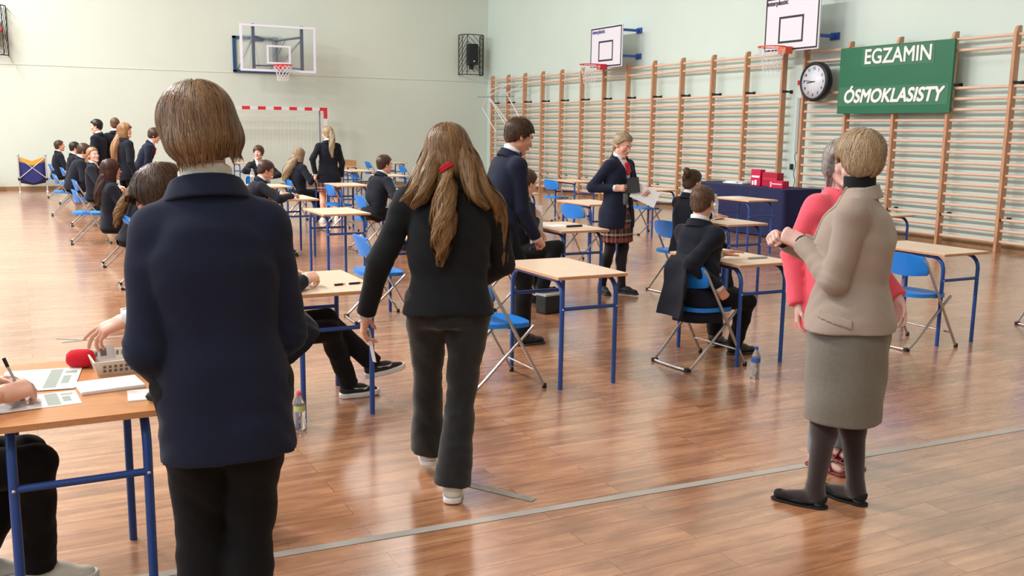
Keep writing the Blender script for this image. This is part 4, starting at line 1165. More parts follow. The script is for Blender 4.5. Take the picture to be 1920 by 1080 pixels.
    # ---------- upper wear
    if top:
        mt = top['mat']; hem = top.get('hem', -.17); th = top.get('thick', 0); fl = top.get('flare', 0); opn = top.get('open'); cutn = top.get('neck', .505)
        px = [(hem-.02, .178+fl), (-.04, .180+fl*.5), (.12, .158+th*.5), (.30, .170+th), (shd[1]-.03, .163+th*.7), (shd[1]+.015, .132), (.50, .074), (.54, .066)]
        dp = top.get('deep', 0); py = [(hem-.02, .132+fl*.8+dp), (-.04, .134+fl*.5+dp), (.12, .115+th*.6+dp*.8), (.30, .128+th+dp), (.41, .115+th+dp*.5), (.455, .090), (.50, .068), (.54, .060)]
        if seated: px[0] = (hem-.02, .185); py[0] = (hem-.02, .150)
        sl = top.get('sleeve', .060); am = top.get('fold', .0045)
        def vee(x, t):
            tv, vw = opn; return np.abs(x)-np.clip((t-tv)/(.50-tv), 0, 1)*vw
        def shell(p, grow=0):
            d, x, y, t = torso(p, px, py, top.get('ex', 2.5)); d = smax(d, (hem-t)*s, .006); d = smax(d, (t-.53)*s, .01)
            for k, sx in (('L', -1), ('R', 1)):
                d = smin(d, cone(p, tp(sx*.045, -.014, .468), tp(sx*(shd[0]-.012), -.012, shd[1]+.004), .046*s, .055*s), .045*s)
            for k in 'LR':
                a, el, wt = arms[k][:3]; l = nrm(wt-el)
                q = smin(cone(p, a, el, (sl+.001)*s, (sl-.007)*s), cone(p, el, wt, (sl-.006)*s, (sl-.020+top.get('cuff', 0))*s), .012)
                q = smax(q, ((p-wt.astype(f32))@l.astype(f32))+(.004+top.get('short', 0))*s, .003)
                # creases gather round the elbow
                r_ = np.sqrt(((p-el.astype(f32))**2).sum(-1)); q = q+.0028*s*np.exp(-(r_/(.075*s))**2)*np.sin((p@(nrm(el-a)+.9*np.cross(l, nrm(el-a))).astype(f32))*120/s+2*np.sin(p[..., 2]*40))
                rs_ = np.sqrt(((p-a.astype(f32))**2).sum(-1)); d = smin(d, q, (.003+.034*np.clip(1.9-rs_/(.075*s), 0, 1))*s)
            d = d+fold(p, 26, am*s, sum(loc))+fold(p, 70, am*.35*s, 1+loc[0])
            return d-grow, x, y, t
        def jk(p):
            d, x, y, t = shell(p)
            if opn is not None:
                d = np.where(y > 0, smax(d, -vee(x, t)*s*-1*-1 if False else -(vee(x, t)*s), .002), d)
                if top.get('gap'): d = np.where(y > .02, np.maximum(d, -(np.abs(x)-np.clip((opn[0]-t)*top['gap'], 0, .2)+np.where(t > opn[0], .03, 0))*s), d)
            if top.get('vent'): d = np.maximum(d, -(np.maximum(np.maximum(np.abs(x)-.004, t-(hem+.16)), y))*s)
            cn = cone(p, Nk-nd_*.05*s, Nk+nd_*.12*s, .060*s, .060*s)
            return smax(d, -cn, .004)
        lo, hi = bounds([Pv+R@np.array([0, 0, hem*s]), Nk]+[v for k in 'LR' for v in arms[k][:3]], .10*s); lo[:2] = np.minimum(lo[:2], Pv[:2]-.24*s); hi[:2] = np.maximum(hi[:2], Pv[:2]+.24*s)
        part(top.get('name', 'blazer'), sdf_mesh('blazer', [(jk, lo, hi, .0078*res, 0)], [mt]), None, e)
        flo, fhi = bounds([tp(0, 0, .1), Nk], .2*s)
        if opn is not None:
            def shirt(p):
                d, x, y, t = torso(p, [(a, b-.012) for a, b in px], [(a, b-.009) for a, b in py], 2.5)
                d = smax(d, (t-.50)*s, .01); d = smax(d, (.0-t)*s, .01); return smax(d, (-y-.02)*s, .01)
            part('shirt', sdf_mesh('shirt', [(shirt, flo, fhi, .011*max(1, res*.7), 0)], ['shirt']), None, e)
            if res < 2.2:
                def lap(p):
                    d, x, y, t = shell(p, .006*s); v = vee(x, t)
                    wv = .045*np.clip((t-opn[0])/.16, 0, 1)*np.clip((.50-t)/.05, 0, 1)+.006
                    d = np.maximum(d, (np.abs(v-wv/2)-wv/2)*s); d = np.maximum(d, (opn[0]-.01-t)*s); return np.maximum(np.maximum(d, -(shell(p)[0]+.004)), (-y+.02)*s)
                part('lapel', sdf_mesh('lapel', [(lap, flo, fhi, .0065*max(res*.8, 1), 0)], [mt]), None, e)
        if top.get('collar', True) and res < 2.6:
            def col(p):
                q = (p-Nk.astype(f32))@Rt.astype(f32)/s; z = q[..., 2]; r = np.interp(z, [-.05, -.02, .028, .05], [.114, .100, .078, .074]).astype(f32)
                k = np.sqrt((q[..., 0]/r/1.04)**2+((q[..., 1]+.0)/r/.98)**2); d = np.abs((k-1)*r)-.0065
                d = smax(d, np.abs(z+.006+.25*np.clip(q[..., 1], -.1, .1))-.031, .004); return smax(d, (q[..., 1]-.028), .004)*s
            lo, hi = bounds([Nk], .13*s)
            part('collar', sdf_mesh('collar', [(col, lo, hi, .0052*max(1, res*.8), 0)], [mt]), None, e)
        for fx in top.get('flaps', ()):        # (x, t, half width, half height) pocket flaps on the front sides
            def flp(p, fx=fx):
                d, x, y, t = shell(p, .006*s); an_ = x-fx[0]
                d = np.maximum(d, -(shell(p)[0]+.003)); d = np.maximum(d, (np.abs(y-fx[2])-fx[3])*s); return np.maximum(np.maximum(d, (np.abs(t-fx[1]-.25*(y-fx[2]))-fx[4])*s), (-x*np.sign(fx[0]))*s)
            lo, hi = bounds([tp(fx[0], .0, fx[1])], .16*s); part('pocket_flap', sdf_mesh('pocket_flap', [(flp, lo, hi, .0055, 0)], [mt]), None, e)
        cuffm = top.get('cuffs')
        if cuffm:
            for k in 'LR':
                a, el, wt = arms[k][:3]; l = nrm(wt-el)
                part('cuff', MB().tube([wt-l*.03*s, wt+l*.010*s, wt+l*.016*s], [.0345*s, .0345*s, .030*s], 16), cuffm, e)
    if collar:
        cm, hh, rr = {'shirt': ('shirt', .024, .064), 'cream': ('cream', .021, .064), 'polo': ('blackw', .050, .064)}[collar]
        def sc(p):
            q = (p-Nk.astype(f32))@np.stack([Rt[:, 0], nrm(np.cross(nd_, Rt[:, 0])), nd_], 1).astype(f32)/s; z = q[..., 2]
            r = rr+.010*np.clip(-(z-.03)/.05, 0, 1)
            k = np.sqrt((q[..., 0]/r)**2+(q[..., 1]/r/.98)**2); d = np.abs((k-1)*r)-.004
            d = smax(d, np.abs(z-.030-(0 if collar == 'polo' else -.25*np.clip(q[..., 1], -.1, .1)))-hh, .004)
            if collar != 'polo': d = smax(d, -(np.maximum(np.abs(q[..., 0])-.012-.35*np.clip(.06-z, 0, .1), -q[..., 1])), .003)
            return d*s
        lo, hi = bounds([Nk], .12*s)
        part('turtleneck' if collar == 'polo' else 'shirt_collar', sdf_mesh('shirt_collar', [(sc, lo, hi, .0052*max(1, res*.8), 0)], [cm]), None, e)
    if tie:
        mt_, kind = tie; m = MB()
        def fs(t, o=.0):   # a point on the shirt front
            ry = np.interp(t, *zip(*py))-.009; return tp(0, ry-.012*min(max(t-.1, 0), .4)/.4+o, t)
        if kind == 'scarf':
            def sf(p):
                d = ell(p, fs(.44, .010), (.030*s, .020*s, .032*s)); d = smin(d, cone(p, fs(.43, .010), fs(.36, .012)+Rt@np.array([.012, 0, 0])*s, .014*s, .026*s, (Rt[:, 1], 2.0)), .02)
                d = smin(d, cone(p, fs(.43, .010), fs(.38, .012)+Rt@np.array([-.022, 0, 0])*s, .014*s, .022*s, (Rt[:, 1], 2.0)), .02)
                return d+fold(p, 160, .003*s)
            lo, hi = bounds([fs(.41)], .1*s); part('neck_scarf', sdf_mesh('tie', [(sf, lo, hi, .006*max(1, res*.7), 0)], [mt_]), None, e)
        else:
            vs = []
            for t, w_ in ((.485, .016), (.46, .014), (.455, .012), (.35, .020), (.22, .028), (.19, .004)):
                c = fs(t, .006); vs += [c-Rt[:, 0]*w_*s, c+Rt[:, 0]*w_*s]
            n_ = len(vs)//2; vb = [v+Rt[:, 1]*.006*s for v in vs]
            m.add(vs+vb, [[2*i, 2*i+1, 2*i+3, 2*i+2] for i in range(n_-1)]+[[2*n_+2*i, 2*n_+2*i+2, 2*n_+2*i+3, 2*n_+2*i+1] for i in range(n_-1)]+[[2*i, 2*i+2, 2*n_+2*i+2, 2*n_+2*i] for i in range(n_-1)]+[[2*i+1, 2*n_+2*i+1, 2*n_+2*i+3, 2*i+3] for i in range(n_-1)], 0, True)
            part('tie', m, mt_, e)
    # ---------- hair
    if hair:
        style, hc = hair; hm_ = HM[hc]
        tl = []
        for T_ in tails:     # tails: dict(pts=[world or ('h',x,y,z)], rad=[...], n, wave, freq)
            pts = [Hc+Rh@np.array(q[1:])*s if q[0] == 'h' else (tp(q[1], q[2], q[3]) if q[0] == 't' else W(q)) for q in T_['pts']]
            tl.append((np.array([list(v) for v in curve_pts([tuple(q) for q in pts], 4)]), T_))
        dr = None
        def hf(p):
            d = hair_fn(style, ((p-Hc.astype(f32))@Rh32)/s)*s
            for C, T_ in tl:
                rr_ = np.interp(np.linspace(0, 1, len(C)), np.linspace(0, 1, len(T_['rad'])), T_['rad'])*s*(.86 if strands else 1)
                q = None
                for i in range(0, len(C)-1):
                    e_ = cone(p, C[i], C[i+1], rr_[i], rr_[i+1], T_.get('flat') and ((Rt@nrm(T_['flat'][0])).astype(f32), T_['flat'][1])); q = e_ if q is None else np.minimum(q, e_)
                d = smin(d, q, .012*s)
            return d
        def hfn(p):
            q = ((p-Hc.astype(f32))@Rh32)/s; a_ = np.arctan2(q[..., 1]+.02, q[..., 0])
            return hf(p)+.0016*s*np.sin(a_*46+4*np.sin(q[..., 2]*30))*(1 if strands else 1.6)
        lo, hi = bounds([Hc]+[v for C, _ in tl for v in C], .15*s)
        parts = [(hfn, lo, hi, .0060*max(1, res*.85), 0)]
        VV, QQ, TT = [], [], []
        V, Q = surfnet(hfn, lo, hi, .0062*max(1, res*.85)); VV.append(V); QQ.append(Q); TT.append(np.full(len(V), .28)); off = len(V)
        rg = np.random.RandomState(int(abs(loc[0]*100+loc[1]*10)) % 9999)
        if strands:
            hq = ((V-Hc)@Rh)/s
            zmin = {'short': -.02, 'crop': -.03, 'bob': -.03, 'layered': -.06, 'gbob': -.03, 'long': -.03, 'tied': .0}.get(style, -.04)
            ok = np.where((hq[:, 2] > zmin) & (np.abs(hq).max(1) < .14))[0]
            ids = ok[rg.randint(0, len(ok), strands)]
            P0 = V[ids]+rg.normal(0, .002, (strands, 3)); K = 12
            L = {'short': .045, 'crop': .018, 'bob': .085, 'layered': .075, 'gbob': .14, 'long': .20, 'boyfringe': .07, 'curls': .10, 'tied': .065}.get(style, .10)*s*rg.uniform(.7, 1.15, strands)
            crown = Hc+Rh@np.array([.0, -.055, .10])*s
            g = np.array([0, 0, -1.0]); pts = [P0]; nrs = []; p = P0.astype(f32); offs = rg.uniform(-.002, .006, strands)*s
            sweep = Rh@nrm([.0, -1, -.25])*3 if style == 'tied' else Rh@nrm([.25, .55, -.2]) if style in ('short', 'crop', 'boyfringe') else Rh@nrm([-.35, .25, -1]) if style == 'layered' else Rh@nrm([0, -.5, -1])
            ph = rg.uniform(0, 6.28, strands)
            for i in range(K):
                ep = .003
                gx = np.stack([hf(p+A(ep, 0, 0))-hf(p-A(ep, 0, 0)), hf(p+A(0, ep, 0))-hf(p-A(0, ep, 0)), hf(p+A(0, 0, ep))-hf(p-A(0, 0, ep))], 1)
                gx /= np.linalg.norm(gx, axis=1, keepdims=True)+1e-9; nrs.append(gx)
                if i == K-1: break
                rad = p-crown; rad /= np.linalg.norm(rad, axis=1, keepdims=True)+1e-6
                dirv = (.75*rad if style != 'tied' else 0)+(.75*g if style != 'tied' else 0)+.45*sweep+rg.normal(0, .10 if style != 'layered' else .16, (strands, 3))
                side_ = np.cross(gx, g); dirv = dirv+side_*((.28 if style != 'layered' else .45)*np.sin(ph*(1 if style != 'layered' else .3)+i*.5+6*P0[:, 0]*10))[:, None]
                tn = dirv-gx*(dirv*gx).sum(1, keepdims=True)
                tn /= np.linalg.norm(tn, axis=1, keepdims=True)+1e-6
                if style in ('bob', 'gbob', 'layered', 'long', 'tied'):   # let the ends fall free
                    free = (((p-Hc)@Rh/s)[:, 2] < (-.07 if style != 'layered' else -.085))[:, None]; tn = np.where(free, .35*tn+.65*g, tn)
                else: free = np.zeros((strands, 1), bool)
                p = (p+tn*(L/(K-1))[:, None]).astype(f32)
                dd = hf(p)-offs; p = np.where(free & (dd[:, None] > 0), p, p-(dd[:, None]*gx)).astype(f32)
                pts.append(p)
            Pp = np.stack(pts, 1); Nn = np.stack(nrs, 1)
            v, q, t_ = ribbons(Pp, Nn, rg.uniform(.6, 1.3, strands)*hairw, rg.uniform(0, 1, strands))
            VV.append(v); QQ.append(q+off); TT.append(t_); off += len(v)
        for C, T_ in tl:
            n_ = T_.get('n', 0)
            if not n_: continue
            K = 26; tt = np.linspace(0, 1, K)
            Cc = np.stack([np.interp(tt, np.linspace(0, 1, len(C)), C[:, k]) for k in range(3)], 1)
            rr_ = np.interp(tt, np.linspace(0, 1, len(T_['rad'])), T_['rad'])*s
            T3 = nrm_rows(np.gradient(Cc, axis=0)); fa = nrm(Rt@nrm(T_['flat'][0])) if T_.get('flat') else Rt[:, 1]
            Sx = nrm_rows(np.cross(T3, fa)); Sy = np.cross(Sx, T3)
            fr = 1/T_['flat'][1] if T_.get('flat') else 1
            an_ = rg.uniform(0, 2*pi, n_); rad = np.sqrt(rg.uniform(.55, 1.15, n_))
            ph = rg.uniform(0, 6.28, n_); phc = np.round(an_*2)/2*3
            wv = T_.get('wave', .006)*s; fq = T_.get('freq', 16)
            a2 = an_[:, None]+.25*np.sin(tt*4+ph[:, None]*.3)
            off1 = wv*np.sin(fq*tt[None]+phc[:, None]+.4*np.sin(ph)[:, None])*np.minimum(tt*4, 1)[None]
            X = (np.cos(a2)*rad[:, None]*rr_[None]+off1); Y = (np.sin(a2)*rad[:, None]*rr_[None]+.7*wv*np.cos(fq*tt[None]+phc[:, None]))*fr
            lenf = rg.uniform(.84, 1.06, n_)[:, None]
            idx = np.clip(tt[None]*lenf, 0, 1)*(K-1); i0 = idx.astype(int); i1 = np.minimum(i0+1, K-1); f_ = (idx-i0)[..., None]
            base = Cc[i0]*(1-f_)+Cc[i1]*f_+(np.maximum(tt[None]*lenf-1, 0)*np.linalg.norm(Cc[-1]-Cc[0]))[..., None]*T3[-1]
            Pp = base+X[..., None]*Sx[i0]+Y[..., None]*Sy[i0]
            Nn = np.cos(a2)[..., None]*Sx[i0]+np.sin(a2)[..., None]*Sy[i0]
            v, q, t_ = ribbons(Pp, Nn, rg.uniform(.7, 1.4, n_)*T_.get('w', hairw), rg.uniform(.0, 1, n_)*.8+.2*(np.sin(phc)*.5+.5)+T_.get('tone', 0))
            VV.append(v); QQ.append(q+off); TT.append(t_); off += len(v)
        part('hair', np_mesh('hair', np.concatenate(VV), np.concatenate(QQ), [hm_], None, True, np.concatenate(TT)), None, e)
    inf = dict(e=e, arms=arms, legs=legs, Hc=Hc, Rh=Rh, tp=tp, Nk=Nk, s=s, W=W, Rt=Rt)
    return inf
def nrm_rows(a): return a/(np.linalg.norm(a, axis=-1, keepdims=True)+1e-9)
def degrees_(r): return r*180/pi
def l2w(inf, p):
    e = inf['e']; v = Matrix.Rotation(e.rotation_euler.z, 3, 'Z') @ Vector([float(c) for c in p]); return Vector(e.location)+v
def dw(inf, v): return Matrix.Rotation(inf['e'].rotation_euler.z, 3, 'Z') @ Vector([float(c) for c in v])
GP = 'pupils in dark school blazers'
def BZ(m='navy2', **k):
    d = dict(mat=m, hem=-.17, open=(.12, .060), cuffs='shirt'); d.update(k); return d
TR = dict(kind='trousers', mat='trouser')
# --- the foreground
P1 = person('boy in navy blazer with ear-length light brown hair, back to the camera, left foreground', (.457, 2.58), 12, 1.72, GP, head=(32, 15, -5), side=-3, lean=3, bw=.95, shd=(.146, .395), res=.95,
       hands={'L': dict(w=(.335, 2.80, .885), hint=(-.35, -1, -.5), dir=(.5, .6, -.7), back=(-.6, .3, .6), pose='hold'), 'R': dict(w=(.60, 2.82, .93), hint=(.25, -1, -.5), dir=(-.6, .5, .1), back=(.3, .6, .7), pose='relax')},
       feet={'L': (.395, 2.66, 0, 4), 'R': (.49, 2.61, 0, 18)}, top=BZ('navy', hem=-.20, open=(.15, .06), thick=.012, sleeve=.066, fold=.004, cuffs=None, flare=.008), bottom=dict(kind='trousers', mat='trouser', flare=.080, thigh=.106),
       hair=('bob', 'brown'), collar='cream', strands=9000, hairw=.0021)
P3 = person('walking girl in black blazer with long wavy hair tied with a red band', (1.585, 3.66), 23, 1.625, GP, head=(-2, 14, -4), lean=4, res=.95, fem=1, bw=1.06, shd=(.166, .442),
       hands={'L': dict(w=(1.285, 3.86, .80), hint=(-.9, -.6, -.1), dir=(.05, .30, -1), back=(-.9, .2, .1), pose='point'), 'R': dict(w=(1.78, 3.86, .90), hint=(.6, -1, -.3), dir=(-.3, .8, -.3), back=(.6, .2, .6), pose='hold')},
       feet={'L': (1.625, 3.99, 0, 20), 'R': (1.585, 3.61, 0, 26, -6)}, top=BZ('blackw', hem=-.055, open=(.15, .06), thick=.006, sleeve=.062, flare=.014, fold=.005), bottom=dict(kind='trousers', mat='denim', flare=.086, thigh=.098), shoes='white',
       hair=('long', 'lbrown'), collar='shirt', strands=5500, hairw=.0028,
       tails=[dict(pts=[('h', 0, -.07, -.02), ('h', -.01, -.088, -.10), ('t', -.02, -.15, .40), ('t', -.03, -.165, .28), ('t', -.035, -.155, .19)], rad=[.03, .020, .042, .050, .034, .008], n=1500, wave=.010, freq=24, w=.0030, tone=.30),
              dict(pts=[('h', -.075, -.02, .03), ('h', -.10, -.03, -.05), ('t', -.135, -.085, .49), ('t', -.19, -.05, .42)], rad=[.03, .034, .040, .036, .012], n=1100, wave=.006, freq=12, w=.0030),
              dict(pts=[('h', -.05, -.07, .02), ('h', -.07, -.08, -.06), ('t', -.10, -.12, .48), ('t', -.14, -.12, .42)], rad=[.03, .034, .036, .030, .010], n=800, wave=.006, freq=12, w=.0030),
              dict(pts=[('h', .075, -.02, .03), ('h', .10, -.03, -.05), ('t', .14, -.085, .49), ('t', .20, -.045, .42), ('t', .225, .01, .30), ('t', .235, .03, .17)], rad=[.03, .036, .040, .034, .022, .006], n=1300, wave=.008, freq=16, w=.0030),
              dict(pts=[('h', .05, -.07, .02), ('h', .075, -.08, -.06), ('t', .10, -.12, .48), ('t', .15, -.12, .42)], rad=[.03, .034, .036, .030, .010], n=800, wave=.006, freq=12, w=.0030)])
m = MB(); c = P3['Hc']+P3['Rh']@np.array([-.008, -.094, -.075]); Rq = P3['Rh']
for k in range(3): m.tube([c+Rq@np.array([.027*cos(a)-.003*k, .019*sin(a), .016*cos(a)*1.0+.006*(k-1)]) for a in [2*pi*i/18 for i in range(18)]], .0055, 8, closed=True)
part('hair_tie', m, 'redtie', P3['e'], label='red hair band')
P4 = person('woman in taupe blazer and grey skirt with short blond hair, right foreground', (3.085, 2.865), -37, 1.625, 'women talking at the right', head=(-55, 4, 0), lean=1, shd=(.182, .428), bw=1.10, res=.95, fem=1,
       hands={'L': dict(w=(2.925, 3.005, 1.135), hint=(-.1, -.8, -1.2), dir=(-.75, .55, .25), back=(-.6, -.7, .3), pose='fist'), 'R': dict(w=(2.94, 3.13, 1.13), hint=(1, .2, -1), dir=(-.9, -.15, .3), back=(.2, .6, .6), pose='fist')},
       feet={'L': (2.965, 2.89, 0, -33), 'R': (3.16, 2.845, 0, -14)},
       top=BZ('taupe', hem=-.088, open=(.12, .05), thick=.000, deep=.040, sleeve=.064, flare=.034, fold=.004, cuffs='blackw', flaps=[(-.16, -.02, .04, .075, .018)], neck=.5), bottom=dict(kind='skirt', mat='gskirt', len=.50, flare=.030, deep=.034, slit=.02, legs=True, tights='tights'), shoes='flat',
       hair=('layered', 'blond'), skin_='skin3', collar='polo', strands=6500, hairw=.0023, cat='person')
P5 = person('grey-haired woman with glasses and coral top, facing us behind the taupe blazer', (3.47, 3.325), 176, 1.59, 'women talking at the right', head=(-34, 4, 0), bw=1.03, res=1.3, fem=1,
       hands={'R': dict(w=(3.285, 3.37, .78), hint=(.1, 1, 0), dir=(-.05, .0, -1), back=(-.6, .6, 0), pose='relax'), 'L': dict(w=(3.70, 3.15, .82), hint=(.2, 1, 0), dir=(0, 0, -1), back=(1, 0, 0), pose='relax')},
       feet={'L': (3.53, 3.27, 0, 190), 'R': (3.35, 3.24, 0, 172)},
       top=dict(mat='coral', hem=-.20, flare=.03, thick=.015, sleeve=.068, name='tunic', collar=False, fold=.006), bottom=dict(kind='trousers', mat='greyleg', flare=.055, legs=True), shoes='sandal',
       hair=('gbob', 'grey'), skin_='skin3', collar=None, strands=2200, hairw=.003, glasses=True)
# --- around the middle desks
P6 = person('tall boy in navy blazer leaning forward beside a desk, seen in profile', (3.24, 6.24), 92, 1.74, GP, head=(-2, 22, 0), lean=13, neckf=.35, res=1.1, pel=(3.10, 6.27, .90),
       hands={'R': dict(w=(3.36, 6.15, .80), hint=(-.9, -.3, -.6), dir=(.9, .05, -.35), back=(.2, -.5, .8), pose='fist'), 'L': dict(w=(3.45, 6.42, .85), hint=(-.5, .8, -.5), dir=(.8, 0, -.3), back=(0, .4, .8), pose='relax')},
       feet={'R': (3.27, 6.16, 0, 92), 'L': (3.10, 6.75, 0, 70)}, top=BZ('navy', hem=-.19, flare=.01), bottom=dict(kind='trousers', mat='trouser', flare=.064), hair=('short', 'dbrown'), skin_='skin2', strands=1800, hairw=.0038)
P7 = person('pupil behind the leaning boy, sitting crossed-legged with a bottle and a paper at the face', (3.90, 7.60), 90, 1.66, GP, pel=(3.90, 7.60, .50), seated=True, lean=14, head=(14, 18, 0), res=1.4,
       hands={'R': dict(w=(4.06, 7.42, .80), hint=(.2, -.6, -1), dir=(.1, .1, .9), back=(0, -.9, .3), pose='hold'), 'L': dict(w=(4.06, 7.62, .74), hint=(.2, .6, -1), dir=(.2, -.2, .9), back=(.3, .8, .2), pose='hold')},
       feet={'L': (4.22, 7.68, 0, 90), 'R': (4.06, 7.27, .13, 75, 12)}, knees={'R': (.6, -.5, 1), 'L': (.3, .2, 1)}, top=BZ('navy2', hem=-.06), bottom=TR, shoes='black', hair=('short', 'dbrown'), strands=0)
P8 = person('girl in plaid skirt and red scarf standing with a tablet, bottle and papers', (5.20, 7.86), 160, 1.60, GP, head=(-6, 24, 0), lean=2, res=1.1, fem=1,
       hands={'R': dict(w=(5.09, 7.74, 1.045), hint=(-.45, .6, -.9), dir=(.75, -.35, .05), back=(-.1, -.9, .25), pose='hold'), 'L': dict(w=(5.44, 7.70, 1.02), hint=(.45, .5, -.9), dir=(-.4, -.5, -.2), back=(.6, -.3, .6), pose='pinch')},
       feet={'R': (5.07, 7.88, 0, 190), 'L': (5.20, 7.72, 0, 150)}, top=BZ('navy', hem=-.21, open=(.16, .075), gap=.16, flare=.035, thick=.005), bottom=dict(kind='skirt', mat='plaid', len=.37, flare=.045, pleat=.006, legs=True, tights='btights'), shoes='black',
       hair=('tied', 'ash'), tie=('redtie', 'scarf'), strands=900, hairw=.004, tails=[dict(pts=[('h', -.02, -.09, -.04), ('h', -.035, -.11, -.12), ('t', -.03, -.11, .40)], rad=[.02, .026, .012], n=150, wave=.004)])
P9 = person('pupil with a hair bun sitting at the second desk, seen from behind', (5.78, 7.50), 82, 1.62, GP, pel=(5.78, 7.50, .49), seated=True, lean=4, head=(-2, 10, 0), res=1.25, fem=1,
       hands={'R': dict(w=(6.02, 7.24, .62), hint=(-.4, -.6, -.8), dir=(.7, 0, -.6), back=(.2, -.7, .5), pose='relax'), 'L': dict(w=(6.22, 7.66, .755), hint=(0, .8, -.7), dir=(.9, 0, 0), back=(0, 0, 1), pose='flat')},
       feet={'L': (6.28, 7.62, 0, 90), 'R': (6.22, 7.36, 0, 90)}, top=BZ('navy2', hem=-.08), bottom=TR, shoes='black', hair=('tied', 'dbrown'), strands=900, hairw=.004,
       tails=[dict(pts=[('h', .02, -.095, .045), ('h', .04, -.13, .07), ('h', .02, -.13, .10), ('h', .0, -.11, .075)], rad=[.028, .036, .034, .024], n=120, wave=.004)])
P10 = person('boy with cropped hair turned round on his chair at the desk with the water bottle', (4.08, 5.18), 84, 1.62, GP, pel=(4.10, 5.17, .495), seated=True, lean=3, twist=8, side=-3, head=(18, 10, 0), res=.95, bw=.94,
       hands={'R': dict(w=(4.12, 4.97, .56), hint=(-.5, -.1, -.9), dir=(.55, .0, -.8), back=(-.2, -.95, .1), pose='fist'), 'L': dict(w=(4.33, 5.22, .755), hint=(-.1, .7, -.8), dir=(.9, .25, -.05), back=(0, 0, 1), pose='flat')},
       feet={'L': (4.56, 5.52, .02, 70, -10), 'R': (4.56, 5.28, .0, 100)}, knees={'R': (.5, -.45, .9), 'L': (.5, .1, .9)}, top=BZ('navy2', hem=-.20, flare=.03, thick=.006, fold=.007), bottom=TR, shoes='leather', hair=('crop', 'short'), skin_='skin2', tie=('redtie', 'tie'), strands=2600, hairw=.0028)
P11 = person('sitter in black trousers and sports shoes with crossed legs, mostly behind the foreground boy', (1.12, 5.25), 90, 1.66, GP, pel=(1.13, 5.25, .48), seated=True, lean=-13, head=(0, 15, 0), res=1.1,
       hands={'R': dict(w=(1.345, 5.09, .765), hint=(-.2, -.9, -.6), dir=(.9, .25, .12), back=(.1, -.5, .85), pose='hold'), 'L': dict(w=(1.30, 5.30, .765), hint=(-.2, .9, -.6), dir=(.8, -.5, .05), back=(.2, .5, .8), pose='relax')},
       feet={'R': (1.68, 5.34, 0, 90, 0), 'L': (1.83, 5.30, .125, 98, 10)}, knees={'R': (.5, -.1, 1), 'L': (.5, .1, 1)}, top=BZ('navy2', hem=-.06), bottom=dict(kind='trousers', mat='trouser', flare=.056), shoes='nike', hair=('short', 'dbrown'))
P0 = person('writer at the left edge, only forearms, legs and a white shoe in view', (-.42, 3.42), 90, 1.70, 'staff at the registration desk', pel=(-.42, 3.42, .50), seated=True, lean=12, head=(0, 20, 0), res=1.1, fem=1,
       hands={'R': dict(w=(-.095, 3.235, .765), hint=(-.3, -.9, -.4), dir=(.95, .22, .05), back=(.0, -.5, .85), pose='pinch'), 'L': dict(w=(-.13, 3.44, .765), hint=(-.3, .9, -.4), dir=(.8, -.5, -.05), back=(0, .3, .95), pose='flat')},
       feet={'R': (-.02, 3.50, 0, 95), 'L': (-.22, 3.62, 0, 92)}, knees={'R': (.5, -.1, 1), 'L': (.5, .1, 1)}, top=dict(mat='blackw', hem=-.06, sleeve=.055, name='jumper', collar=False, short=.16), bottom=dict(kind='trousers', mat='trouser', flare=.062, thigh=.098), shoes='white', hair=('gbob', 'dbrown'), collar=None)
P2 = person('brown-haired pupil bowing over the desk behind the foreground boy, reaching to the tray', (.72, 3.66), -84, 1.60, GP, pel=(.83, 3.66, .84), lean=40, head=(10, 30, 0), res=1.2, fem=1,
       hands={'L': dict(w=(.285, 3.33, .955), hint=(.2, -.7, -.5), dir=(-.75, .1, -.45), back=(-.3, -.3, .9), pose='point'), 'R': dict(w=(.45, 3.80, .80), hint=(.3, .9, -.3), dir=(-.9, 0, -.2), back=(0, .2, .9), pose='flat')},
       feet={'L': (.66, 3.58, 0, -80), 'R': (.70, 3.80, 0, -80)}, top=BZ('navy2', hem=-.15), bottom=TR, hair=('long', 'dbrown'), strands=3500, hairw=.0026)
# --- farther desks
P12 = person('dark-haired boy leaning on his desk and looking right, in front of the far wall', (4.05, 11.85), 72, 1.68, GP, pel=(4.05, 11.85, .50), seated=True, lean=20, head=(-8, 6, 0), res=1.5, hair=('short', 'dark2'),
       hands={'R': dict(w=(4.45, 11.65, .76), hint=(-.4, -.8, -.5), dir=(.8, .4, 0), back=(0, 0, 1), pose='relax'), 'L': dict(w=(4.45, 11.98, .76), hint=(-.2, .8, -.5), dir=(.8, -.4, 0), back=(0, 0, 1), pose='relax')},
       feet={'L': (4.5, 12.0, 0, 90), 'R': (4.45, 11.7, 0, 90)}, top=BZ(hem=-.07), bottom=TR, skin_='skin')
P13 = person('boy with short brown hair bent over his desk writing', (2.42, 11.8), 88, 1.62, GP, pel=(2.42, 11.8, .49), seated=True, lean=26, head=(0, 24, 0), res=1.5, hair=('short', 'dark2'), glasses=True,
       hands={'R': dict(w=(2.95, 11.62, .755), hint=(-.4, -.8, -.3), dir=(.8, .5, 0), back=(0, 0, 1), pose='pinch'), 'L': dict(w=(2.9, 11.95, .755), hint=(-.2, .8, -.5), dir=(.8, -.5, 0), back=(0, 0, 1), pose='flat')},
       feet={'L': (2.9, 11.95, 0, 90), 'R': (2.85, 11.65, 0, 90)}, top=BZ(hem=-.07), bottom=TR, skin_='skin2')
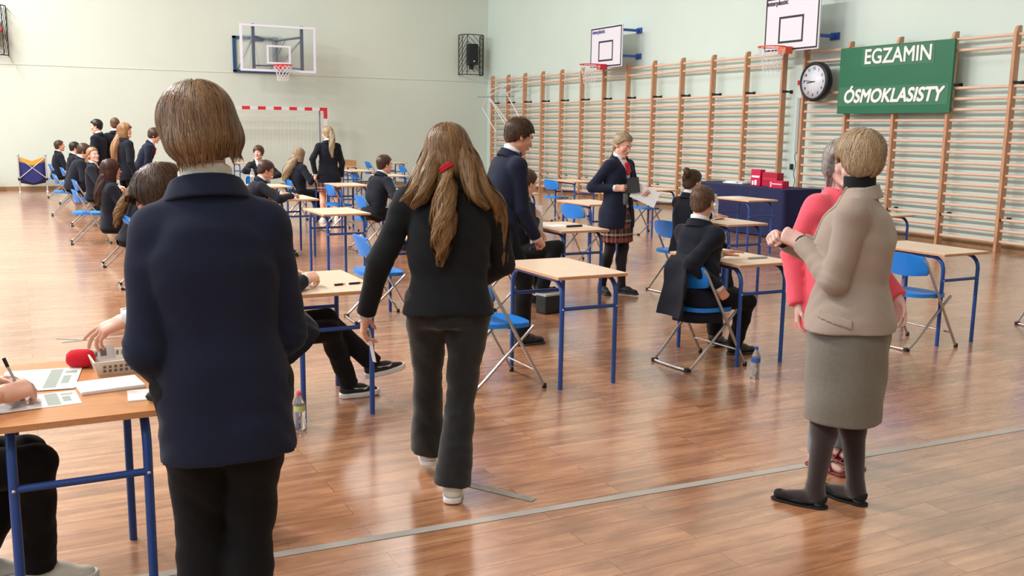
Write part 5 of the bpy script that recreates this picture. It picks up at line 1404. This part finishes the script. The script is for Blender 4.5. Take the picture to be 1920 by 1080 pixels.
P14 = person('boy with curly hair and dark red tie facing us at a far desk', (3.72, 16.95), 172, 1.66, GP, pel=(3.72, 16.95, .49), seated=True, lean=4, head=(-38, -4, 0), res=1.7, hair=('curls', 'dbrown'),
       hands={'R': dict(w=(3.68, 16.62, .80), hint=(-1, .2, .1), dir=(.9, -.2, .1), back=(0, -.9, .3), pose='relax'), 'L': dict(w=(3.85, 16.58, .72), hint=(1, .2, -.3), dir=(-.7, -.5, -.1), back=(0, -.4, .8), pose='relax')},
       feet={'L': (3.82, 16.5, 0, 180), 'R': (3.62, 16.5, 0, 180)}, top=BZ(hem=-.07, open=(.05, .085)), bottom=TR, tie=('dred', 'tie'))
P15 = person('seated girl with very long fair hair, back to us, reaching to the standing girl', (4.12, 15.92), 70, 1.64, GP, pel=(4.12, 15.92, .49), seated=True, lean=6, head=(10, 0, 0), res=1.6, fem=1, hair=('long', 'ash'),
       hands={'R': dict(w=(4.46, 15.68, .84), hint=(-.2, -.6, -.9), dir=(.8, .1, .4), back=(.2, -.8, .4), pose='relax'), 'L': dict(w=(4.45, 16.1, .76), hint=(-.1, .8, -.7), dir=(.9, 0, 0), back=(0, 0, 1), pose='flat')},
       feet={'L': (4.55, 16.0, 0, 90), 'R': (4.5, 15.75, 0, 90)}, top=BZ(hem=-.07), bottom=TR, strands=500, hairw=.006,
       tails=[dict(pts=[('h', -.01, -.07, .0), ('h', -.03, -.10, -.10), ('t', -.06, -.17, .38), ('t', -.10, -.20, .22)], rad=[.06, .075, .085, .05], n=420, wave=.008, w=.007)])
P16 = person('standing girl with long ponytail, plaid skirt and white shoes, by the goal', (4.57, 15.58), 6, 1.61, GP, head=(26, 4, 0), res=1.6, fem=1, hair=('tied', 'ash'),
       hands={'L': dict(w=(4.33, 15.50, .82), hint=(-.8, -.6, -.3), dir=(-.2, .4, -.7), back=(-.8, -.3, .2), pose='relax')},
       feet={'L': (4.47, 15.62, 0, 0), 'R': (4.68, 15.54, 0, 12)}, top=BZ(hem=-.19, flare=.04), bottom=dict(kind='skirt', mat='plaid', len=.36, flare=.03, pleat=.006, legs=True), shoes='white', strands=400, hairw=.006,
       tails=[dict(pts=[('h', 0, -.09, .04), ('h', .0, -.14, -.05), ('t', .03, -.17, .42), ('t', .04, -.17, .26)], rad=[.03, .045, .05, .02], n=260, wave=.008, w=.007)])
# --- the row along the left
def sitter(label, x, y, face, hd, hair, lean=8, h=1.62, **k):
    f = radians(face); fx, fy = sin(f), cos(f)
    d = dict(pel=(x, y, .49), seated=True, lean=lean, head=hd, res=1.7, hair=hair, feet={'L': (x+.42*fx-.1*fy, y+.42*fy+.1*fx, 0, face), 'R': (x+.42*fx+.1*fy, y+.42*fy-.1*fx, 0, face)},
             hands={'L': dict(w=(x+.34*fx-.1*fy, y+.34*fy+.1*fx, .62), hint=(-.4*fx-.6*fy, .6*fx, -.5), dir=(fx, fy, -.2), back=(0, 0, 1), pose='relax'), 'R': dict(w=(x+.34*fx+.1*fy, y+.34*fy-.1*fx, .62), hint=(-.4*fx+.6*fy, -.6*fx, -.5), dir=(fx, fy, -.2), back=(0, 0, 1), pose='relax')},
             top=BZ(hem=-.07), bottom=TR, shoes='black')
    d.update(k); return person(label, (x, y), face, h, GP, **d)
sitter('pupil with hair combed back, farthest left in the left row, beside the ball cart', .72, 22.8, 80, (0, 0, 0), ('tied', 'dbrown'), fem=1)
sitter('boy with short black hair in the left row, second from the ball cart', .92, 20.9, 85, (0, 8, 0), ('short', 'black'))
sitter('brown-haired pupil bending forward with the dark back to us in the left row', 0.80, 18.35, 84, (-10, 24, 0), ('curls', 'dbrown'), lean=20, h=1.72)
sitter('laughing girl with strawberry hair and red scarf turned to us in the left row', 1.02, 16.2, 110, (-42, -4, 8), ('tied', 'ginger'), lean=2, fem=1, tie=('redtie', 'scarf'), skin_='skin3')
sitter('girl with long dark auburn hair looking right, in the left row', .88, 11.5, 88, (0, 2, 0), ('long', 'dark2'), lean=2, h=1.56, fem=1, strands=700, hairw=.005,
       tails=[dict(pts=[('h', .0, -.07, -.02), ('h', .0, -.08, -.10), ('t', .02, -.13, .36), ('t', .02, -.14, .24)], rad=[.06, .065, .07, .03], n=400, wave=.006, w=.005)])
sitter('girl with a long curly ponytail nearest to us in the left row', .93, 9.95, 84, (0, 16, 0), ('tied', 'lbrown'), lean=24, h=1.56, fem=1, strands=0, hairw=.004,
       tails=[dict(pts=[('h', 0, -.10, .02), ('h', .01, -.15, -.06), ('t', .0, -.20, .34), ('t', .0, -.21, .20), ('t', .0, -.19, .08)], rad=[.03, .045, .05, .05, .02], n=700, wave=.012, freq=34, w=.005)])
st = dict(res=1.7, shoes='black', bottom=TR)
person('standing boy with short black hair in profile, leftmost of the standing group', (1.30, 18.95), -60, 1.68, GP, head=(14, 8, 0), hair=('short', 'black'), top=BZ(), **st)
person('standing boy with cropped brown hair, back to us, middle of the standing group', (1.62, 19.2), 10, 1.72, GP, head=(0, 6, 0), hair=('crop', 'short'), top=BZ(), **st)
person('standing girl with waist-long strawberry hair in the left group', (1.52, 16.4), 70, 1.62, GP, head=(-44, -2, 0), hair=('long', 'ginger'), fem=1, top=BZ(), strands=600, hairw=.006,
       tails=[dict(pts=[('h', -.01, -.07, .0), ('h', -.02, -.10, -.10), ('t', -.03, -.17, .38), ('t', -.03, -.18, .20), ('t', -.02, -.17, .0)], rad=[.06, .07, .065, .055, .03], n=500, wave=.004, w=.007)], **st)
person('brown-haired pupil in dark jacket bending behind the foreground boy', (1.86, 17.2), 100, 1.62, GP, lean=26, pel=(1.80, 17.2, .84), head=(0, 20, 0), hair=('curls', 'dbrown'), fem=1, top=BZ('navy'), tie=('redtie', 'scarf'), **st)

# jacket of the turned boy hanging over his chair back
_c = lambda x, y, z: np.array([x, y, z], f32)
def tail_fn(p):
    z = p[..., 2]; xc = np.interp(z, [.35, .68, .73, .76], [3.862, 3.905, 3.925, 3.965]).astype(f32); w = np.interp(z, [.35, .74], [.14, .115]).astype(f32)
    yc = 5.14+.015*np.sin(z*9); d = smax(np.abs(p[..., 0]-xc+.18*(p[..., 1]-yc)**2*8)-.014, np.abs(p[..., 1]-yc)-w, .02)
    d = smax(d, .36-z, .01); d = smax(d, z-.77, .02); return d*.8+fold(p, 28, .005, .4)
_me = sdf_mesh('jacket_tail', [(tail_fn, (3.6, 4.9, .28), (4.2, 5.5, 1.05), .0085, 0)], ['navy2'])
_inv = P10['e'].matrix_basis.inverted(); _me.transform(_inv); part('jacket_tail', _me, None, P10['e'])
# ------------------------------------------------------------------ bottles
M['water_pl'] = mat('clear_bottle', (.86, .92, .96), .06, 0, .5, trans=.85)
M['cap_b'] = mat('blue_cap', (40, 84, 190), .4); M['cap_r'] = mat('pink_cap', (226, 66, 92), .4); M['cap_t'] = mat('teal_cap', (70, 170, 160), .4)
M['label_b'] = mat('blue_label', (52, 96, 190), .5); M['label_g'] = mat('lime_label', (196, 204, 132), .5); M['label_w'] = mat('pale_label', (206, 222, 232), .5)
def bottle(x, y, z, h, r, cap, lab, lb, hand=None):
    e = empty('water_bottle', (x, y, z), 0, lb, 'bottle', 'drinks bottles')
    part('bottle_body', MB().lathe([(r*.8, 0), (r, .01), (r, h*.28), (r*.93, h*.33), (r, h*.38), (r, h*.62), (r*.9, h*.74), (r*.42, h*.88), (r*.38, h*.93)], 20), 'water_pl', e)
    part('cap', MB().lathe([(r*.45, h*.92), (r*.47, h*.94), (r*.47, h*.99), (r*.40, h)], 16), cap, e)
    if lab: part('label', MB().lathe([(r*1.02, h*.50), (r*1.02, h*.64)], 20, cap0=False), lab, e)
    return e
bottle(4.235, 4.70, 0, .205, .030, 'cap_b', 'label_b', 'water bottle with blue cap and label on the floor by the turned boy\'s desk')
bottle(1.245, 4.86, 0, .205, .031, 'cap_r', 'label_g', 'bottle with pink-red cap on the floor behind the foreground boy')
bottle(6.44, 7.90, DH, .24, .038, 'water_pl', 'label_w', 'large clear water bottle on the desk of the person with the hair bun')
bottle(3.10, 14.55, DH, .24, .036, 'water_pl', 'label_w', 'clear bottle in front of the boy with the dark red tie')
bottle(4.03, 7.50, .80, .16, .028, 'cap_t', None, 'small bottle with a teal cap held by the half-hidden sitter')
# ------------------------------------------------------------------ registration desk
def sheet(name, x, y, z, w, d, rz, label, group, marks=0, t=.0015):
    e = empty(name, (x, y, z), rz, label, 'paper', group)
    part('sheet', MB().box((-w/2, -d/2, 0), (w/2, d/2, t)), 'paper', e)
    if marks:
        m = MB(); q = t+.0003
        def rc(a, b, c, d_): m.box((w*(a-.5), d*(b-.5), t), (w*(c-.5), d*(d_-.5), q))
        rc(.60, .08, .76, .94); rc(.80, .25, .90, .62)
        for i in range(9): rc(.06, .12+.09*i, .5, .13+.09*i)
        rc(.80, .72, .95, .84)
        part('print', m, 'paper_g', e, label='grey printed table')
    return e
GPp = 'papers on the registration desk'
sheet('form', .005, 3.30, DH, .24, .17, radians(4), 'printed form under the writer\'s pen hand, nearest the desk edge', GPp, 1)
sheet('form', .015, 3.58, DH+.002, .25, .30, radians(-8), 'printed form farther back on the registration desk, behind the pen', GPp, 1)
sheet('form', -.07, 3.30, DH+.002, .14, .20, radians(8), 'printed form reaching the left edge of the picture', GPp, 0)
e = empty('writing_pad', (.225, 3.40, DH), radians(7), 'flat white pad lying in the middle of the registration desk', 'pad')
part('pad', MB().box((-.10, -.075, 0), (.10, .075, .012), bev=.003), 'paper', e)
sheet('card', .305, 3.24, DH, .075, .13, radians(-4), 'small white card at the right corner of the registration desk', GPp, 0, .004)
e = empty('pen', (-.048, 3.335, .735), 0, 'dark ballpoint pen in the writer\'s hand', 'pen')
part('barrel', MB().tube([(.012, -.01, 0), (-.03, .02, .105)], .0042, 10), 'cable', e); part('cap', MB().tube([(-.024, .016, .09), (-.034, .023, .118)], .0056, 10), 'black', e)
M['foam'] = mat('red_foam', (214, 20, 44), .9, bump=(300, .001))
e = empty('microphone', (.155, 3.72, DH+.033), radians(-20), 'microphone with a round red foam cover on the registration desk', 'microphone')
part('foam_cover', MB().lathe([(0, -.048), (.020, -.045), (.031, -.032), (.034, -.008), (.034, .022), (.029, .040), (.016, .048), (.0, .049)], 24, axis='x'), 'foam', e)
M['tray'] = mat('cream_plastic', (222, 216, 204), .5); M['slot'] = mat('dark_slots', (120, 112, 104), .6)
e = empty('plastic_basket', (.285, 3.655, DH), radians(4), 'cream slotted plastic basket beside the red microphone', 'basket')
m = MB(); w, d, h = .105, .105, .052
outer = [(-w*.86, -d*.86, 0), (w*.86, -d*.86, 0), (w*.86, d*.86, 0), (-w*.86, d*.86, 0), (-w, -d, h), (w, -d, h), (w, d, h), (-w, d, h), (-w*.94, -d*.94, h), (w*.94, -d*.94, h), (w*.94, d*.94, h), (-w*.94, d*.94, h), (-w*.8, -d*.8, .005), (w*.8, -d*.8, .005), (w*.8, d*.8, .005), (-w*.8, d*.8, .005)]
fs = [[3, 2, 1, 0], [12, 13, 14, 15]]
for a, b in ((0, 4), (4, 8), (8, 12)): fs += [[a+i, a+(i+1) % 4, b+(i+1) % 4, b+i] for i in range(4)]
part('basket', m.add(outer, fs, 0, False), 'tray', e)
m = MB()
for i in range(9):
    x = -w*.7+i*.018
    for z in (.012, .027): m.add([(x, -d*.86-.14*d*z/h-.0012, z), (x+.010, -d*.86-.14*d*z/h-.0012, z), (x+.010, -d*.86-.14*d*(z+.010)/h-.0012, z+.010), (x, -d*.86-.14*d*(z+.010)/h-.0012, z+.010)], [[0, 1, 2, 3]], 0, False)
    m.add([(x, d*.80+.14*d*.5-.001, .03), (x+.008, d*.80+.14*d*.5-.001, .03), (x+.010, d*.94-.006, .046), (x+.002, d*.94-.006, .046)], [[3, 2, 1, 0]], 0, False)
part('slots', m, 'slot', e, label='dark slots in the basket wall')
e = empty('name_card', (.215, 3.395+.03, .835), radians(10), 'small printed card pinched in the reaching hand', 'card')
part('card', MB().box((-.02, -.002, -.03), (.035, .0, .018), rot=Matrix.Rotation(-.35, 3, 'X')), 'paper', e)
part('print', MB().box((-.012, -.0028, -.018), (.008, -.002, .008), rot=Matrix.Rotation(-.35, 3, 'X')), 'slot', e)
e = empty('pump_bottle', (.345, 3.80, DH), radians(30), 'white pump bottle standing at the back of the registration desk', 'bottle')
part('bottle_body', MB().lathe([(.028, 0), (.030, .01), (.030, .10), (.026, .125), (.012, .138), (.012, .150)], 20), 'white', e)
part('pump', MB().lathe([(.014, .150), (.014, .168), (.006, .170), (.006, .186)], 14).box((-.045, -.008, .184), (.014, .008, .196), bev=.003), 'white', e)
e = empty('dark_glove', (.345, 3.145, DH+.018), radians(-20), 'crumpled dark glove with a white tag at the foreground boy\'s left hand', 'glove')
part('cloth', MB().lathe([(0, -.035), (.014, -.025), (.018, 0), (.012, .02), (0, .032)], 10, axis='x'), 'black', e)
part('tag', MB().box((.01, -.012, -.01), (.035, .012, .012), bev=.003), 'white', e)

# ------------------------------------------------------------------ things on the exam desks
def pencil(x, y, z, rz, lb, L=.15, mt='black', r=.0045, g='pens and pencils on the exam desks'):
    e = empty('pencil', (x, y, z+r), rz, lb, 'pen', g)
    part('barrel', MB().tube([(-L/2, 0, 0), (L/2-.02, 0, 0)], r, 8), mt, e)
    part('tip', MB().tube([(L/2-.02, 0, 0), (L/2, 0, 0)], [r, r*.2], 8), 'wood_edge', e)
pencil(1.56, 5.13, DH, radians(10), 'left one of the two pens on the desk beside the walking girl', .07, r=.006)
pencil(1.655, 5.14, DH, radians(8), 'right one of the two pens on the desk beside the walking girl', .085, r=.006)
sheet('exam_paper', 1.42, 5.30, DH, .12, .16, .1, 'white sheet under the hands of the sitter in sports shoes', 'papers on the exam desks')
sheet('exam_paper', 4.46, 5.48, DH, .24, .22, .15, 'white sheet on the turned boy\'s desk', 'papers on the exam desks')
sheet('exam_paper', 4.40, 7.66, DH, .20, .16, .2, 'white sheet on the desk beside the leaning boy', 'papers on the exam desks')
e = empty('pencil_case', (4.50, 7.50, DH), radians(6), 'slim black pencil case on the desk beside the leaning boy', 'pencil case')
part('case', MB().tube([(-.09, 0, .009), (-.08, 0, .009), (.08, 0, .009), (.09, 0, .009)], [.004, .010, .010, .004], 10, rx=1.8), 'black', e)
pencil(4.52, 5.36, DH, radians(-20), 'long black pen on the turned boy\'s desk', .15)
pencil(4.60, 5.14, DH, radians(-4), 'grey ruler-like pen near the front edge of the turned boy\'s desk', .17, 'cable', .007)
sheet('exam_paper', 6.22, 7.86, DH, .2, .2, .1, 'white sheet on the desk of the person with the bun', 'papers on the exam desks')
pencil(6.32, 7.66, DH, .2, 'black pen on the desk of the person with the bun', .15)
sheet('exam_paper', 8.62, 10.2, DH, .21, .29, .1, 'pinkish-white sheet on the desk before the navy table', 'papers on the exam desks')
sheet('exam_paper', 3.02, 11.78, DH, .2, .28, .1, 'white sheet the bent boy is writing on', 'papers on the exam desks')
# ------------------------------------------------------------------ things in hands
def at_hand(inf, k, off, name, label, cat):
    a, el, wt, hdir, hn, hx, pose = inf['arms'][k]
    e = empty(name, tuple(l2w(inf, wt+hx*off[0]+hdir*off[1]+hn*off[2])), 0, label, cat)
    return e, dw(inf, hx), dw(inf, hdir), dw(inf, hn)
def slab(m, c, u, v, n, a, b, t):
    c, u, v, n = (Vector(q) for q in (c, u, v, n)); vs = []
    for z in (-t/2, t/2):
        for p, q in ((-a, -b), (a, -b), (a, b), (-a, b)): vs.append(c+u*p+v*q+n*z)
    m.add(vs, [[3, 2, 1, 0], [4, 5, 6, 7], [0, 1, 5, 4], [1, 2, 6, 5], [2, 3, 7, 6], [3, 0, 4, 7]], 0, False); return m
Z = Vector((0, 0, 1))
e, hx, hd, hn = at_hand(P8, 'R', (0, .07, -.035), 'tablet', 'dark tablet held against the chest by the plaid-skirt girl', 'tablet')
u = Vector((.83, -.5, .12)).normalized(); n = Vector((-.45, -.85, .3)).normalized(); v = n.cross(u).normalized()
part('tablet', slab(MB(), (.06, -.01, .03), u, v, n, .105, .075, .012), 'black', e)
e, *_ = at_hand(P8, 'R', (0, .08, -.05), 'water_bottle', 'half-empty clear bottle hanging from the plaid-skirt girl\'s hand', 'bottle'); e['group'] = 'drinks bottles'
part('bottle_body', MB().lathe([(.024, -.13), (.03, -.12), (.03, -.03), (.02, .0), (.012, .02)], 16), 'water_pl', e, (.02, 0, -.02)); part('cap', MB().lathe([(.014, .018), (.014, .035)], 12), 'cap_t', e, (.02, 0, -.02))
e, *_ = at_hand(P8, 'L', (0, .07, -.02), 'paper_sheet', 'white sheets held at an angle in the plaid-skirt girl\'s left hand', 'paper')
n = Vector((-.35, -.85, .4)).normalized(); u = Vector((.75, -.25, -.45)).normalized(); v = n.cross(u).normalized(); u = v.cross(n)
part('sheet', slab(MB(), (-.03, -.01, -.01), u, v, n, .13, .085, .002), 'paper', e)
e, *_ = at_hand(P7, 'L', (0, .05, -.02), 'paper_sheet', 'white sheet held up beside the face of the half-hidden sitter', 'paper')
n = Vector((-.3, -.9, .3)).normalized(); u = Vector((.9, -.3, 0)).normalized(); v = n.cross(u).normalized()
part('sheet', slab(MB(), (.02, -.05, .02), u, v, n, .09, .13, .002), 'paper', e)
e, *_ = at_hand(P3, 'L', (0, .10, -.012), 'paper_sheet', 'folded white paper in the walking girl\'s lowered left hand', 'paper')
n = Vector((.85, .3, .2)).normalized(); u = Vector((-.3, .9, 0)).normalized(); v = n.cross(u).normalized()
part('sheet', slab(MB(), (.02, -.01, -.05), u, v, n, .012, .075, .003), 'paper', e)
e = empty('shoulder_bag', (4.10, 7.44, .42), .1, 'black bag lying on the lap of the half-hidden sitter', 'bag')
part('pouch', MB().box((-.16, -.10, .10), (.16, .10, .15), bev=.02), 'shoe_k', e); part('strap', MB().tube(curve_pts([(-.14, -.1, .14), (-.05, -.12, .19), (.08, -.11, .17), (.15, -.1, .12)], 4), .008, 6), 'black', e)
e = empty('carrier_bag', (4.08, 7.20, 0), .2, 'dark bag with a pale rim standing on the floor behind the middle desk', 'bag')
part('bag', MB().box((-.10, -.07, 0), (.10, .07, .16), bev=.02), 'shoe_k', e); part('rim', MB().box((-.10, -.072, .16), (.10, .072, .175)), 'cable', e)
# ------------------------------------------------------------------ light
w = bpy.data.worlds.new('sky'); SC.world = w; w.use_nodes = True
w.node_tree.nodes['Background'].inputs[0].default_value = (.62, .78, 1, 1); w.node_tree.nodes['Background'].inputs[1].default_value = 1.0
def area(name, loc, rot, sx, sy, power, col, spread=pi):
    l = bpy.data.lights.new(name, 'AREA'); l.shape = 'RECTANGLE'; l.size = sx; l.size_y = sy; l.energy = power; l.color = col; l.spread = spread
    o = bpy.data.objects.new(name, l); COL.objects.link(o); o.location = loc; o.rotation_euler = rot; return o
for i, (a, b_) in enumerate(WIN):   # daylight entering each high window
    area('window_daylight', (XL+.02, (a+b_)/2, 4.75), (0, radians(-72), 0), 3.6, 3.7, (190, 190, 190, 230, 60)[i], (.76, .89, 1))
for y, ky in ((-.5, .30), (5.5, .50), (11.5, 1.25), (17, 1.2), (22, .7)):        # rows of ceiling lamps
    for x, pw in ((-2.6, 620), (7.0, 70)):
        area('ceiling_lamp', (x, y, ZC-.3), (0, radians(-24) if x < 0 else 0, 0), .7 if x < 0 else 2, 3.0, pw*ky, (1, .975, .93))
